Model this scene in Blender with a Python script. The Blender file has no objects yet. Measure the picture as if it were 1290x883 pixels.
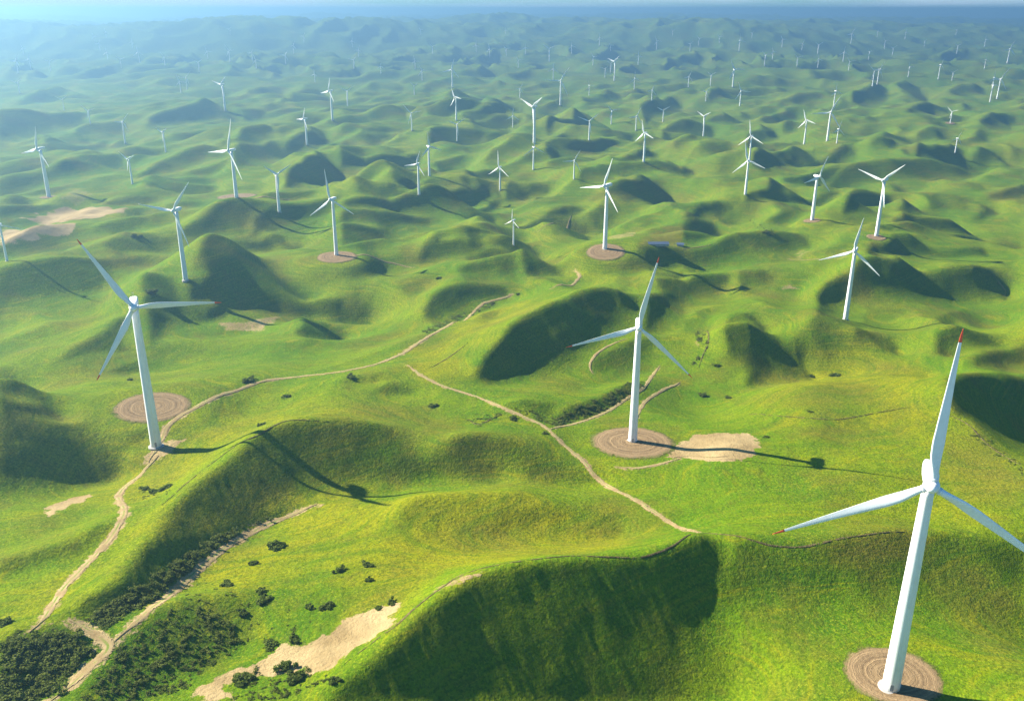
import bpy, math, random
import numpy as np

# ------------------------------------------------------------------ camera model
# (photo measured at 1290 x 883: the leaning towers give the pitch and the lens)
PW, PH, FPX = 1290.0, 883.0, 1121.0
PITCH = math.radians(20.94)
CAM_Z = 280.0
SP, CP = math.sin(PITCH), math.cos(PITCH)
SUN_EL = math.radians(32.5)
SUN_FWD = math.radians(23.0)              # sun stands to the left, this far ahead of square left
SDX, SDY = math.cos(SUN_FWD), -math.sin(SUN_FWD)   # horizontal travel direction of the light

def ray(px, py):
    u = (px - PW / 2) / FPX; v = (py - PH / 2) / FPX
    return u, CP - v * SP, -(SP + v * CP)

def project(x, y, z):
    d = CAM_Z - z
    depth = y * CP + d * SP
    depth = np.maximum(depth, 1.0)
    v = (-y * SP + d * CP) / depth
    return x / depth * FPX + PW / 2, v * FPX + PH / 2

# ------------------------------------------------------------------ hill faces turned from the sun
# outlines read off the photograph in 3x enlargements of 430 px wide tiles: level, points
TILES = {'A1': (0, 0), 'A2': (430, 0), 'A3': (860, 0), 'B1': (0, 180), 'B2': (430, 180), 'B3': (860, 180),
         'C1': (0, 380), 'C2': (430, 380), 'C3': (860, 380), 'D1': (0, 620), 'D2': (430, 620), 'D3': (860, 620)}
FACES = '''
B1 .25 0,490 120,485 260,490 370,500 440,520 450,560 440,600 380,640 340,660 0,660
C1 .25 0,0 430,0 380,40 300,75 200,90 100,80 0,110
B1 .3 390,420 480,375 560,362 640,365 660,420 600,440 520,470 450,510 430,500
B1 0 720,560 800,510 900,480 960,475 1060,485 1200,495 1290,510 1290,600 1200,600 1100,620 1020,640 900,650 800,660 700,660 820,600 700,590
C1 .05 560,60 540,0 1290,0 1290,30 1100,30 1000,60 940,70 860,60 800,130 740,150 640,130 560,160
B1 .15 680,330 720,290 800,255 880,245 960,255 1020,270 1000,290 930,320 850,350 760,365 700,370
B1 .2 950,310 1020,280 1100,270 1180,260 1230,230 1260,230 1240,290 1180,320 1120,355 1000,350 900,345
B1 .1 790,370 900,352 1060,355 1140,365 1110,395 1000,405 860,395
B1 0 1080,130 1100,90 1150,80 1220,85 1290,95 1290,160 1200,190 1120,190 1070,180
B1 .2 890,100 880,40 900,10 1000,10 1080,15 1130,30 1100,60 1000,100 900,120
B1 .3 190,110 250,70 330,50 420,45 470,60 470,100 430,120 330,135 250,140
B1 .3 520,130 600,80 700,40 780,20 830,30 790,70 720,110 640,135 560,140
B1 .2 0,240 80,225 160,222 230,230 200,250 120,275 60,290 0,300
B1 .3 330,330 400,290 480,275 540,270 560,300 500,345 400,350
B1 .4 380,220 430,200 520,195 600,215 560,230 440,235
B1 .4 540,150 640,140 740,140 820,160 780,185 650,190 560,180
B2 0 0,250 20,230 80,210 150,195 230,190 330,200 420,210 540,215 610,205 600,225 540,250 500,265 380,268 280,258 200,258 130,275 80,265 20,265
B2 .05 160,130 240,120 320,125 400,128 440,135 520,160 610,200 520,210 420,200 330,190 240,180 170,150
B2 .15 0,60 60,45 140,38 230,40 300,45 300,60 270,120 200,110 160,80 90,80 0,95
B2 .25 350,70 400,60 470,45 460,75 430,110 350,125 300,120
B2 .2 440,125 500,115 560,110 640,120 600,150 540,165 480,155
B2 .1 620,180 650,165 720,162 790,175 760,195 680,205 620,195
B2 0 1000,170 1030,145 1080,140 1160,160 1230,190 1265,230 1260,255 1150,265 1060,270 1045,240 1020,200
B2 .1 770,10 850,0 990,0 1060,20 960,50 880,70 800,60 770,30
B2 .15 1060,60 1100,40 1150,40 1200,70 1120,80 1040,75 1000,75
B2 .35 1020,95 1120,85 1200,80 1290,100 1290,140 1180,140 1060,130 900,150 900,110
B2 .1 760,250 800,240 880,250 920,262 880,275 800,275
B2 .25 640,290 700,255 760,255 860,275 900,300 940,330 900,350 820,340 740,340 680,340 650,320
B2 .15 0,280 80,270 130,270 200,258 280,262 340,275 330,300 250,330 200,360 150,385 80,380 0,370
B2 .1 280,440 310,400 360,365 420,360 480,365 600,375 560,385 500,400 440,420 380,445 320,455
B2 .2 470,405 540,392 620,390 720,398 760,420 700,430 600,430 540,440 480,430
B2 .2 430,470 480,455 540,455 580,470 590,500 520,500 460,485
B2 .1 690,435 760,440 840,460 890,490 890,515 850,535 790,545 700,520 690,480 680,450
B2 .1 310,580 340,540 400,515 480,515 560,530 620,560 640,580 560,590 480,610 440,640 340,650 310,620
B2 .15 0,530 40,540 100,560 110,590 60,620 0,630
B2 .05 900,490 940,450 1000,420 1100,408 1200,405 1290,405 1290,480 1150,480 1060,485 1000,500 930,505
B2 .25 960,520 1040,490 1150,485 1290,500 1290,540 1200,540 1100,530 1000,535
B2 0 720,640 780,600 840,580 900,560 990,555 1060,580 1120,620 1130,660 700,660
B2 .2 1180,560 1290,530 1290,600 1200,600
B3 .05 260,90 270,30 300,10 400,0 470,10 560,25 640,40 660,60 560,70 480,80 420,105 340,110 300,120
B3 .15 370,130 430,105 520,95 600,85 560,130 480,145 400,145
B3 .25 540,140 600,100 680,80 760,85 860,85 960,95 1060,115 1130,125 1030,160 900,170 760,180 650,175 580,160
B3 .05 880,40 900,20 960,15 1020,35 1080,80 1150,115 1100,125 1030,115 940,90 880,60
B3 .1 1090,60 1150,50 1220,70 1250,95 1200,110 1130,100
B3 .1 640,0 890,0 850,15 760,20 680,15
B3 .2 1200,200 1290,165 1290,235 1230,230 1140,215
B3 0 235,215 260,190 330,185 420,195 520,185 600,180 540,215 450,240 350,255 270,250 240,235
B3 .05 610,240 630,190 660,180 720,195 790,220 800,260 750,275 650,285 600,270
B3 .1 0,265 60,250 120,245 180,260 190,275 120,285 40,280
B3 .1 0,280 50,275 110,300 150,345 100,350 40,330 0,320
B3 .15 0,330 80,345 120,355 60,385 0,400
B3 .25 90,400 160,370 230,345 330,350 440,375 480,400 400,440 300,450 200,455 100,470 0,500 0,420
B3 .05 790,290 840,265 920,260 1000,275 1080,310 1150,335 1060,345 950,340 860,320
B3 .2 1090,265 1130,255 1200,260 1180,275
B3 .05 1000,360 1060,345 1140,345 1220,365 1280,395 1260,415 1180,420 1120,400 1050,385
B3 .05 690,410 720,365 790,355 870,370 930,405 1000,420 1130,410 1150,440 1000,450 900,445 800,430 720,425
B3 0 500,600 540,540 600,510 640,500 660,440 740,425 820,450 920,480 1060,500 1160,510 1230,560 1230,590 1130,610 1030,640 960,640 880,640 760,650 660,640 560,660 510,640
B3 .1 0,550 60,520 140,505 180,520 160,580 120,620 40,650 0,660
B3 .4 200,500 300,480 340,500 350,540 300,570 220,580
B3 .1 0,90 40,90 50,120 0,150
C1 .05:.7 0,385 100,400 200,400 320,400 400,400 440,430 430,470 370,470 390,520 440,600 420,640 330,690 220,740 100,750 0,760
C1 .35 0,250 60,270 100,310 80,330 0,340
C1 .3 240,200 320,150 400,110 440,70 480,60 490,100 450,150 500,190 410,210 300,225 230,225
C1 .3 410,270 450,245 520,230 540,260 480,285
C1 .1 1110,90 1150,60 1220,50 1290,60 1290,120 1200,140 1130,130
A1 .16:.6 615,1980 660,1899 760,1809 860,1731 940,1671 1020,1620 1110,1590 1290,1605 1470,1656 1590,1725 1620,1770 1590,1830 1560,1845 1200,1875 1080,1950 900,2070 786,2160 690,2235 570,2295 450,2325 360,2310 450,2190 540,2070
C2 0 300,620 340,590 420,565 500,590 570,630 610,660 560,690 450,690 340,680 300,650
C2 .05 400,530 440,505 540,500 620,520 700,560 800,620 860,640 940,660 980,690 960,710 880,700 760,690 680,680 640,640 560,600 470,560
C2 .25 130,340 170,305 220,310 270,345 220,370 160,365
C2 .35 0,290 40,275 140,290 120,310 40,310
C2 0:.55 540,200 590,150 640,80 700,40 780,10 850,0 1130,0 1140,80 1080,130 960,200 900,260 830,290 700,310 600,320 530,320 500,280
C2 .05 1150,0 1290,0 1290,100 1200,120 1140,110
C2 .3 960,200 1090,140 1190,130 1180,220 1150,280 1000,290 940,250
C2 .2 800,460 830,420 960,370 1080,310 1160,300 1130,330 1050,380 930,440 830,470
C2 .3 620,390 700,380 780,390 800,430 760,460 700,430
C3 .05 150,100 180,80 260,80 340,110 380,150 440,180 470,210 460,270 490,290 400,320 300,325 230,320 250,260 220,240 170,200 160,140
C3 .05 0,0 200,0 180,40 100,80 0,100
C3 0 510,0 960,0 980,50 970,100 900,110 830,100 760,90 680,80 600,60 530,30
C3 .15 640,110 700,100 780,140 830,180 760,190 700,170 650,150
C3 .15 960,120 1050,90 1140,120 1210,170 1130,185 1060,180 1000,200 960,190
C3 .1 1100,240 1110,200 1200,190 1290,190 1290,265 1200,265
C3 .05:.7 1000,290 1100,285 1290,285 1290,620 1220,590 1140,530 1080,450 1020,420 1000,370
D1 .25 0,0 280,0 180,40 60,60 0,170
D1 .4 0,270 150,220 270,190 350,130 400,110 420,140 330,230 250,270 100,300 0,340
D1 .05 500,260 540,190 640,180 760,150 870,120 960,80 1050,60 1130,50 820,210 700,290 560,370 450,420 330,480 250,470 330,400 440,350 500,310
D1 .55:.7 430,560 640,420 740,400 850,390 900,400 960,440 880,480 960,500 900,600 700,740 560,789 290,789 400,640
D1 .55 0,540 120,520 250,520 370,560 380,600 260,700 180,789 0,789
A1 0:.52 1200,2649 1320,2550 1410,2490 1500,2400 1590,2310 1680,2235 1770,2175 1860,2145 1980,2124 2100,2118 2220,2109 2340,2115 2445,2109 2520,2085 2610,2040 2670,2025 2730,2070 2754,2160 2760,2280 2775,2400 2796,2580 2802,2649
D2 .35 540,110 600,70 720,70 860,80 900,100 820,130 700,160 620,180 560,160
D2 .66:.3 250,20 400,10 700,10 800,40 940,80 1040,130 1060,170 940,230 760,240 620,240 500,270 300,200 200,100
D3 .05 930,150 1010,165 1100,190 1200,220 1290,240 1290,450 1200,400 1100,300 1000,220 930,180
D3 .38:.35 200,180 480,215 580,180 860,150 1000,220 1200,400 1290,450 1290,640 1000,560 700,520 480,490 300,480 150,420
D3 .3 590,200 860,150 860,180 850,260 700,290 640,250
A1 .15 0,420 130,415 280,425 330,440 320,470 250,510 150,530 100,560 0,590
A1 .3 270,510 350,480 430,470 480,470 480,520 400,550 300,545
A1 .1 560,440 620,410 700,402 780,408 840,425 900,450 880,480 760,485 640,500 560,480
A1 .3 170,530 240,535 330,545 420,550 330,580 250,590 170,590
A1 .3 160,340 220,340 300,355 380,385 300,400 170,405 60,400 100,370
A1 .25 250,300 320,265 400,255 480,275 540,320 480,350 400,380 330,360
A1 .2 560,330 600,305 660,290 740,300 740,330 640,335
A1 .15 930,350 980,330 1040,335 1090,365 1040,370 960,365
A1 .15 1050,400 1110,350 1160,325 1200,340 1260,380 1250,410 1150,410
A1 .2 900,420 950,405 1010,420 1000,450 930,460
A1 .15 890,540 910,500 960,488 1020,495 1040,520 1000,550 920,560
A1 .1 1070,550 1130,505 1200,510 1250,540 1200,580 1100,580
A1 .2 1120,250 1150,230 1220,222 1290,225 1290,245 1200,255
A2 .1 300,410 340,390 400,375 440,380 540,390 550,405 470,425 400,440 320,440
A2 .05 450,440 540,415 600,398 680,400 760,415 820,430 700,440 600,450 500,455
A2 .15 480,460 540,450 620,445 680,460 640,500 570,510 500,500
A2 .1 330,500 380,488 480,490 550,505 540,540 440,555 360,550 330,530
A2 .3 90,440 150,430 220,435 250,460 220,480 120,480
A2 .3 70,490 180,490 240,500 160,512 80,512
A2 .05 770,500 800,460 860,440 920,442 990,465 1050,480 1150,480 1100,500 1000,530 880,530 780,520
A2 .1 790,540 850,530 960,540 1000,560 900,600 790,600
A2 .1 910,370 960,355 1020,350 1060,370 1060,390 980,400 920,390
A2 .1 1060,355 1130,348 1200,355 1190,375 1130,378
A2 .1 1130,400 1180,375 1260,380 1290,390 1290,430 1230,455 1150,460
A2 .1 1190,500 1240,470 1290,460 1290,515 1220,515
A2 .1 590,290 630,265 690,262 720,280 800,280 880,268 980,285 1100,290 1200,300 1180,308 1000,300 800,300 680,320 600,330
A2 .15 90,340 130,300 180,300 240,335 230,355 120,360
A2 .1 1180,240 1240,220 1290,220 1290,255 1210,255
A2 .2 380,240 420,215 500,215 580,235 560,250 430,250
A2 .2 270,250 300,230 350,225 360,260 300,270
A3 .05 90,370 110,330 180,335 290,330 360,335 400,350 330,370 290,395 180,400 100,390
A3 .15 360,380 430,360 500,350 540,365 500,390 430,410 370,400
A3 0 640,350 680,335 740,325 780,340 780,380 740,415 690,420 640,395
A3 .05 800,320 850,305 890,330 930,375 920,395 860,390
A3 .1 1000,340 1060,320 1140,335 1150,370 1060,370 1010,360
A3 .1 840,430 870,400 930,395 1000,410 1010,430 920,440
A3 .1 1120,460 1160,430 1220,430 1260,460 1240,500 1160,500
A3 .05 700,540 760,520 820,530 890,545 820,560
A3 .05 880,570 950,555 1020,570 1070,600 880,600
A3 .05 260,590 290,550 360,542 450,545 520,570 530,600
A3 .1 240,510 280,480 340,490 360,520 310,540 250,540
A3 .25 90,460 130,430 200,440 250,470 180,485
A3 .1 0,460 60,470 120,500 110,515 0,520
A3 .3 80,560 0,540 60,520 140,530 170,550
A3 .1 970,260 1010,210 1080,205 1160,220 1160,250 1050,270
A3 .1 1080,290 1120,260 1200,260 1290,270 1290,310 1180,300
A3 .1 470,280 490,262 580,270 600,300 500,305
A3 .2 0,235 60,215 100,225 150,250 100,260 0,260
A3 .1 850,260 880,235 960,240 960,290 860,280
'''

def fill_poly(img, pts, val, mode='min'):
    xs = np.array([p[0] for p in pts]); ys = np.array([p[1] for p in pts])
    x0, x1 = int(max(0, xs.min())), int(min(img.shape[1] - 1, xs.max() + 1))
    y0, y1 = int(max(0, ys.min())), int(min(img.shape[0] - 1, ys.max() + 1))
    if x1 < x0 or y1 < y0: return
    gx, gy = np.meshgrid(np.arange(x0, x1 + 1), np.arange(y0, y1 + 1))
    ins = np.zeros(gx.shape, bool)
    n = len(pts)
    for i in range(n):
        ax, ay = pts[i]; bx, by = pts[(i + 1) % n]
        if ay == by: continue
        c = ((ay > gy) != (by > gy)) & (gx < (bx - ax) * (gy - ay) / (by - ay) + ax)
        ins ^= c
    sub = img[y0:y1 + 1, x0:x1 + 1]
    if mode == 'min': sub[ins] = np.minimum(sub[ins], val)
    else: sub[ins] = val

def blur1(a, s):
    r = int(3 * s) + 1
    k = np.exp(-0.5 * (np.arange(-r, r + 1) / s) ** 2); k /= k.sum()
    p = np.pad(a, ((r, r), (r, r)), mode='edge')
    t = sum(k[i] * p[i:i + a.shape[0], :] for i in range(2 * r + 1))
    return sum(k[i] * t[:, i:i + a.shape[1]] for i in range(2 * r + 1))

def seg_dist(gx, gy, segs):
    d = np.full(gx.shape, 1e9, np.float32)
    for (ax, ay), (bx, by) in segs:
        ux, uy = bx - ax, by - ay; q = ux * ux + uy * uy
        if q < 1e-6: continue
        t = np.clip(((gx - ax) * ux + (gy - ay) * uy) / q, 0, 1)
        d = np.minimum(d, (gx - ax - t * ux) ** 2 + (gy - ay - t * uy) ** 2)
    return np.sqrt(d)

def face_mask():
    """1 = open ground, below 1 = turned from the sun (hardest under the crest, easing to the foot), above 1 = sunny lip of a crest"""
    H_, W_ = int(PH), int(PW)
    img = np.ones((H_, W_), np.float32); rim = np.zeros((H_, W_), np.float32)
    for ln in FACES.strip().splitlines():
        w = ln.split(); ox, oy = TILES[w[0]]; lev, _, tp = w[1].partition(':'); lev = float(lev); tp = float(tp or .42)
        pts = []
        for s in w[2:]:
            a, b = s.split(','); pts.append((ox + float(a) / 3, oy + float(b) / 3))
        xs = [p[0] for p in pts]; ys = [p[1] for p in pts]
        size = math.sqrt((max(xs) - min(xs)) * (max(ys) - min(ys))); hgt = max(ys) - min(ys)
        r = min(max(.30 * hgt, 3.0), 30.0)
        area = sum(p[0] * q[1] - q[0] * p[1] for p, q in zip(pts, pts[1:] + pts[:1]))
        up, dn = [], []
        for p, q in zip(pts, pts[1:] + pts[:1]):
            nx, ny = (q[1] - p[1]), -(q[0] - p[0])
            if area < 0: nx, ny = -nx, -ny
            # edges along the tile borders are no crest
            if abs(p[0] - q[0]) < .5 and ((p[0] + .5) % 430) < 1: continue
            if abs(p[1] - q[1]) < .5 and min(abs(p[1] - v) for v in (180, 380, 620, 883)) < 1: continue
            (up if nx * -.38 + ny * -.92 > 0 else dn).append((p, q))
        x0, x1 = int(max(0, min(xs) - r)), int(min(W_ - 1, max(xs) + r)); y0, y1 = int(max(0, min(ys) - r)), int(min(H_ - 1, max(ys) + r))
        gx, gy = np.meshgrid(np.arange(x0, x1 + 1, dtype=np.float32), np.arange(y0, y1 + 1, dtype=np.float32))
        ins = np.zeros(gx.shape, bool)
        for (ax, ay), (bx, by) in zip(pts, pts[1:] + pts[:1]):
            if ay != by: ins ^= ((ay > gy) != (by > gy)) & (gx < (bx - ax) * (gy - ay) / (by - ay) + ax)
        du = seg_dist(gx, gy, up); dd = seg_dist(gx, gy, dn)
        t = du / np.maximum(du + dd, 1e-3)
        t = np.clip((t - tp) / (1 - tp), 0, 1); t = t * t * (3 - 2 * t)
        L = lev + (.93 - lev) * t
        sub = img[y0:y1 + 1, x0:x1 + 1]
        sub[ins] = np.minimum(sub[ins], L[ins])
        near = (~ins) & (du < r) & (du < dd * .98)
        rv = (1 - lev) * np.clip(1 - du / r, 0, 1)
        sr = rim[y0:y1 + 1, x0:x1 + 1]; sr[near] = np.maximum(sr[near], rv[near])
    a = blur1(img, 0.7); b = blur1(img, 1.5)
    t = np.clip((np.arange(H_) - 180) / 350.0, 0, 1)[:, None]
    m = a * (1 - t) + b * t
    rim = blur1(rim, 1.0) * np.clip((m - .80) / .2, 0, 1)
    return m + rim

def samp(img, fx, fy):
    h, w = img.shape
    fx = np.clip(fx, 0, w - 1.001); fy = np.clip(fy, 0, h - 1.001)
    i = fx.astype(np.int32); j = fy.astype(np.int32)
    a = fx - i; b = fy - j
    return (img[j, i] * (1 - a) + img[j, i + 1] * a) * (1 - b) + (img[j + 1, i] * (1 - a) + img[j + 1, i + 1] * a) * b

# ------------------------------------------------------------------ noise
def vnoise(x, y, seed):
    i = np.floor(x).astype(np.int64); j = np.floor(y).astype(np.int64)
    a = x - i; b = y - j
    a = a * a * a * (a * (a * 6 - 15) + 10); b = b * b * b * (b * (b * 6 - 15) + 10)
    def hsh(i, j):
        n = (i * 374761393 + j * 668265263 + seed * 974634533) & 0x7fffffff
        n = ((n ^ (n >> 13)) * 1274126177) & 0x7fffffff
        n = (n ^ (n >> 16))
        return (n & 0xffff) / 32767.5 - 1.0
    return (hsh(i, j) * (1 - a) + hsh(i + 1, j) * a) * (1 - b) + (hsh(i, j + 1) * (1 - a) + hsh(i + 1, j + 1) * a) * b

def fbm(x, y, seed, octs=4, gain=0.5):
    s = 0; a = 1.0; f = 1.0
    for o in range(octs):
        # turned between octaves so the lattice does not show
        c, n = math.cos(0.7 * o + seed), math.sin(0.7 * o + seed)
        s = s + a * vnoise((x * c - y * n) * f + 17.3 * o, (x * n + y * c) * f - 9.1 * o, seed + o)
        a *= gain; f *= 2.03
    return s

def base_h(x, y):
    return np.interp(y, [0, 150, 280, 450, 650, 1000, 1600, 3000, 60000], [75, 70, 55, 38, 14, 2, -10, -15, -15])

def far_h(x, y):
    """rolling hills of the distance, and the long ridges along the horizon"""
    n = fbm(x / 210, y / 260, 5, 2, 0.45)
    m = fbm(x / 520, y / 620, 11, 2)
    h = 78 * (0.52 - np.abs(n + 0.15 * m)) + 24 * m
    big = fbm(x / 1900 + 3.1, y / 2600, 23, 3)
    t = np.clip((y - 4200) / 5000, 0, 1)
    h = h * (1 + 0.5 * t) + t * (30 + 80 * np.abs(big + 0.25))
    for yr, hr, wl, sd in ((6700, 235, 1700, 29), (8100, 262, 1300, 47), (9300, 195, 2300, 31), (11200, 225, 3000, 37), (13600, 290, 2600, 41)):
        yy = y - yr - 500 * fbm(x / 3000, x * 0 + 0.3, sd + 3, 2)
        top = hr * (0.80 + 0.24 * fbm(x / wl, x * 0 + 0.5, sd, 4)) 
        h = np.maximum(h, top * np.exp(-(yy / 800.0) ** 2) + 60 * (0.3 - np.abs(n)) * np.exp(-(yy / 1300.0) ** 2))
    return h

# ------------------------------------------------------------------ heights from the lit and the shaded slopes
def solve_heights(mask, verbose=False):
    X0, Y0, SIZE = -2304.0, -60.0, 4608.0
    h = None
    for N, outer, inner in ((288, 14, 10), (576, 7, 8), (1152, 3, 6), (2304, 2, 5)):
        d = SIZE / N
        xs = X0 + d * (np.arange(N) + 0.5); ys = Y0 + d * (np.arange(N) + 0.5)
        X, Y = np.meshgrid(xs, ys)
        b0 = base_h(X, Y)
        ft = np.clip((Y - 2900) / 1300, 0, 1); ft = ft * ft * (3 - 2 * ft)
        h0 = b0 + ft * far_h(X, Y)
        gam = 1 / np.interp(Y, [300, 500, 800], [190.0, 200.0, 285.0]) ** 2 + ft * 1 / 40.0 ** 2
        if h is None: h = h0.copy()
        else: h = upsample(h, N)
        ell = np.interp(Y, [0, 400, 1500, 3000], [1.8, 2.2, 3.2, 4.5]); beta = ell ** 2
        alpha = 0.15
        kx = 2 * np.pi * np.fft.fftfreq(N, d)[None, :]; ky = 2 * np.pi * np.fft.rfftfreq(N, d)[:, None]
        kx = 2 * np.pi * np.fft.rfftfreq(N, d)[None, :]; ky = 2 * np.pi * np.fft.fftfreq(N, d)[:, None]
        ks2 = (SDX * kx + SDY * ky) ** 2; kt2 = (SDY * kx - SDX * ky) ** 2
        P = 1 / (0.7 * ks2 + alpha * kt2 + 20.0 * (kx ** 2 + ky ** 2) ** 2 + 1 / 150.0 ** 2)
        uu, vv = X * 0.5 + Y * 0.866, X * 0.866 - Y * 0.5
        amp = np.interp(Y, [0, 400, 560, 900, 3000], [0.2, 0.6, 6.5, 14.0, 17.0])
        hn = amp * ((0.45 - np.abs(vnoise(uu / 190 + 3.7, vv / 92, 131) + 0.45 * vnoise(X / 75, Y / 75, 137))) * 2.0 + 0.7 * vnoise(uu / 120, vv / 60, 139))
        def Ds(a): return (SDX * (np.roll(a, -1, 1) - a) + SDY * (np.roll(a, -1, 0) - a)) / d
        def DsT(a): return (SDX * (np.roll(a, 1, 1) - a) + SDY * (np.roll(a, 1, 0) - a)) / d
        def Dt(a): return (-SDY * (np.roll(a, -1, 1) - a) + SDX * (np.roll(a, -1, 0) - a)) / d
        def DtT(a): return (-SDY * (np.roll(a, 1, 1) - a) + SDX * (np.roll(a, 1, 0) - a)) / d
        def Lap(a): return (np.roll(a, 1, 0) + np.roll(a, -1, 0) + np.roll(a, 1, 1) + np.roll(a, -1, 1) - 4 * a) / d ** 2
        R = np.hypot(X, np.maximum(Y, 1)); AZ = np.arctan2(X, np.maximum(Y, 1e-3))
        na, nr = 700, 900
        azs = np.linspace(-0.75, 0.75, na); lr = np.linspace(math.log(80), math.log(4400), nr)
        rr = np.exp(lr)
        PX_ = np.sin(azs)[:, None] * rr[None]; PY_ = np.cos(azs)[:, None] * rr[None]
        for it in range(outer):
            hp = samp(h, (PX_ - X0) / d - 0.5, (PY_ - Y0) / d - 0.5)
            el = (hp - CAM_Z) / rr[None]
            cm = np.maximum.accumulate(el, 1)
            hid = (cm - el) * rr[None]                      # metres below the line of sight
            vis = np.clip(1 - hid / 6.0, 0, 1)
            V = samp(vis.T.copy(), (AZ + 0.75) / 1.5 * (na - 1), (np.log(np.maximum(R, 81)) - lr[0]) / (lr[1] - lr[0]))
            px, py = project(X, Y, h)
            L = samp(mask, px, py)
            inside = (px > 0) & (px < PW) & (py > 45) & (py < PH) & (Y > 60)
            V = V * inside * (1 - ft)
            dark = L < 0.9; lip = np.clip(L - 1, 0, 1)
            g = np.where(L < 0.06, -0.68, -0.69 * (1 - L))
            g = g * np.interp(Y, [900, 1600], [1.0, 1.06])
            dh = Ds(h); gn = np.clip(Ds(hn) + 0.06, -.52, .55)
            w = np.where(dark, np.where(dh > g, 3.8, 1.2), np.where(lip > .05, 0.9 * lip, 0.75)) * V
            g = np.where(dark, g, np.where(lip > .05, .14 + .34 * lip, gn))
            w = w + 0.03 * (1 - V); g = g * (V > 0.02)
            def A(a): return DsT(w * Ds(a)) + alpha * DtT(Dt(a)) + Lap(beta * Lap(a)) + gam * a
            r = DsT(w * g) + gam * h0 - A(h)
            z = np.fft.irfft2(np.fft.rfft2(r) * P, s=(N, N)); p = z.copy(); rz = (r * z).sum()
            for k in range(inner):
                Ap = A(p); al = rz / (p * Ap).sum()
                h = h + al * p; r = r - al * Ap
                z = np.fft.irfft2(np.fft.rfft2(r) * P, s=(N, N)); rz2 = (r * z).sum()
                p = z + rz2 / rz * p; rz = rz2
            if verbose: print(N, it, 'h', h[Y < 3000].min(), h[Y < 3000].max(), flush=True)
    return h, X0, Y0, SIZE / N

def upsample(h, N):
    n = h.shape[0]
    c = (np.arange(N) + 0.5) * n / N - 0.5
    gx, gy = np.meshgrid(c, c)
    return samp(h, gx, gy)

# ------------------------------------------------------------------ light and air
DEBUG = False
HAZE_ARGS = (2.2e-4, (.25, .47, .68), .66)
SKY_STRENGTH, SUN_STRENGTH, EXPOSURE = .05, 5.0, 1.88
scene = bpy.context.scene
COL = scene.collection
rng = np.random.default_rng(7)
R = random.Random(11)

MASK = face_mask()
HG, HX0, HY0, HD = solve_heights(MASK)

def cubic(img, fx, fy):
    h, w = img.shape
    fx = np.clip(fx, 1, w - 2.001); fy = np.clip(fy, 1, h - 2.001)
    i = fx.astype(np.int32); j = fy.astype(np.int32); a = fx - i; b = fy - j
    def wts(t): return [(1 - t) ** 3 / 6, (3 * t ** 3 - 6 * t ** 2 + 4) / 6, (-3 * t ** 3 + 3 * t ** 2 + 3 * t + 1) / 6, t ** 3 / 6]
    wa, wb = wts(a), wts(b); out = 0
    for q in range(4):
        row = 0
        for p in range(4): row = row + wa[p] * img[j + q - 1, i + p - 1]
        out = out + wb[q] * row
    return out

def terrain(x, y):
    g = cubic(HG, (x - HX0) / HD - 0.5, (y - HY0) / HD - 0.5)
    far = base_h(x, y) + far_h(x, y)
    t = np.clip(np.maximum((y - 4150) / 250, (np.abs(x) - 1950) / 250), 0, 1)
    t = np.maximum(t, np.clip(-(y + 20) / 30, 0, 1)); t = t * t * (3 - 2 * t)
    h = g * (1 - t) + far * t
    k = np.clip(1 - y / 3500, 0.2, 1)
    h = h + k * (0.5 * fbm(x / 30, y / 30, 51, 3) + 1.2 * fbm(x / 85, y / 85, 57, 2))
    # folds and shallow gullies running down the hills
    u = (x * 0.5 + y * 0.86); v = (x * 0.86 - y * 0.5)
    fold = 1 - np.abs(vnoise(v / 58 + 0.4 * vnoise(u / 60, v / 60, 66), u / 150, 63)) * 2.0
    h = h + np.clip((y - 380) / 400, .06, 1.1) * fold * np.clip((vnoise(x / 240, y / 240, 69) + 0.25) * 2, 0, 1)
    fm = np.clip((y - 850) / 900, 0, 1) * np.clip((4300 - y) / 400, 0, 1)
    h = h + fm * (6.5 * (0.6 - np.abs(vnoise(u / 260 + 2.2, v / 135, 73) + 0.35 * vnoise(x / 90, y / 90, 75))) + 2.2 * vnoise(x / 70, y / 80, 79))
    # cattle-worn terracettes and rills on the slopes
    h = h + 0.10 * fbm((x * 0.8 + y * 0.6) / 3.2, (-x * 0.6 + y * 0.8) / 11.0, 61, 2) * np.clip(1.3 - y / 900, 0, 1)
    return h

# ------------------------------------------------------------------ ground: one fan-shaped sheet out to the horizon
az_in = np.radians(np.arange(-33.0, 33.01, 0.085))
az_l = np.radians(np.linspace(-62, -33.2, 60)); az_r = np.radians(np.linspace(33.2, 62, 60))
AZ = np.concatenate([az_l, az_in, az_r])
RAD = np.concatenate([np.linspace(3, 112, 40), np.exp(np.arange(math.log(114), math.log(3200), 0.0030)),
                      np.exp(np.arange(math.log(3210), math.log(17500), 0.0065))])
GR, GA = np.meshgrid(RAD, AZ, indexing='ij')
GX = np.sin(GA) * GR; GY = np.cos(GA) * GR
GZ = terrain(GX, GY)
NR, NA = GR.shape
ridx = np.arange(NR, dtype=float)

def ground_z(x, y):
    x = np.asarray(x, float); y = np.asarray(y, float)
    r = np.hypot(x, y); a = np.arctan2(x, y)
    return samp(GZ, np.interp(a, AZ, np.arange(NA)), np.interp(r, RAD, ridx))

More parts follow.
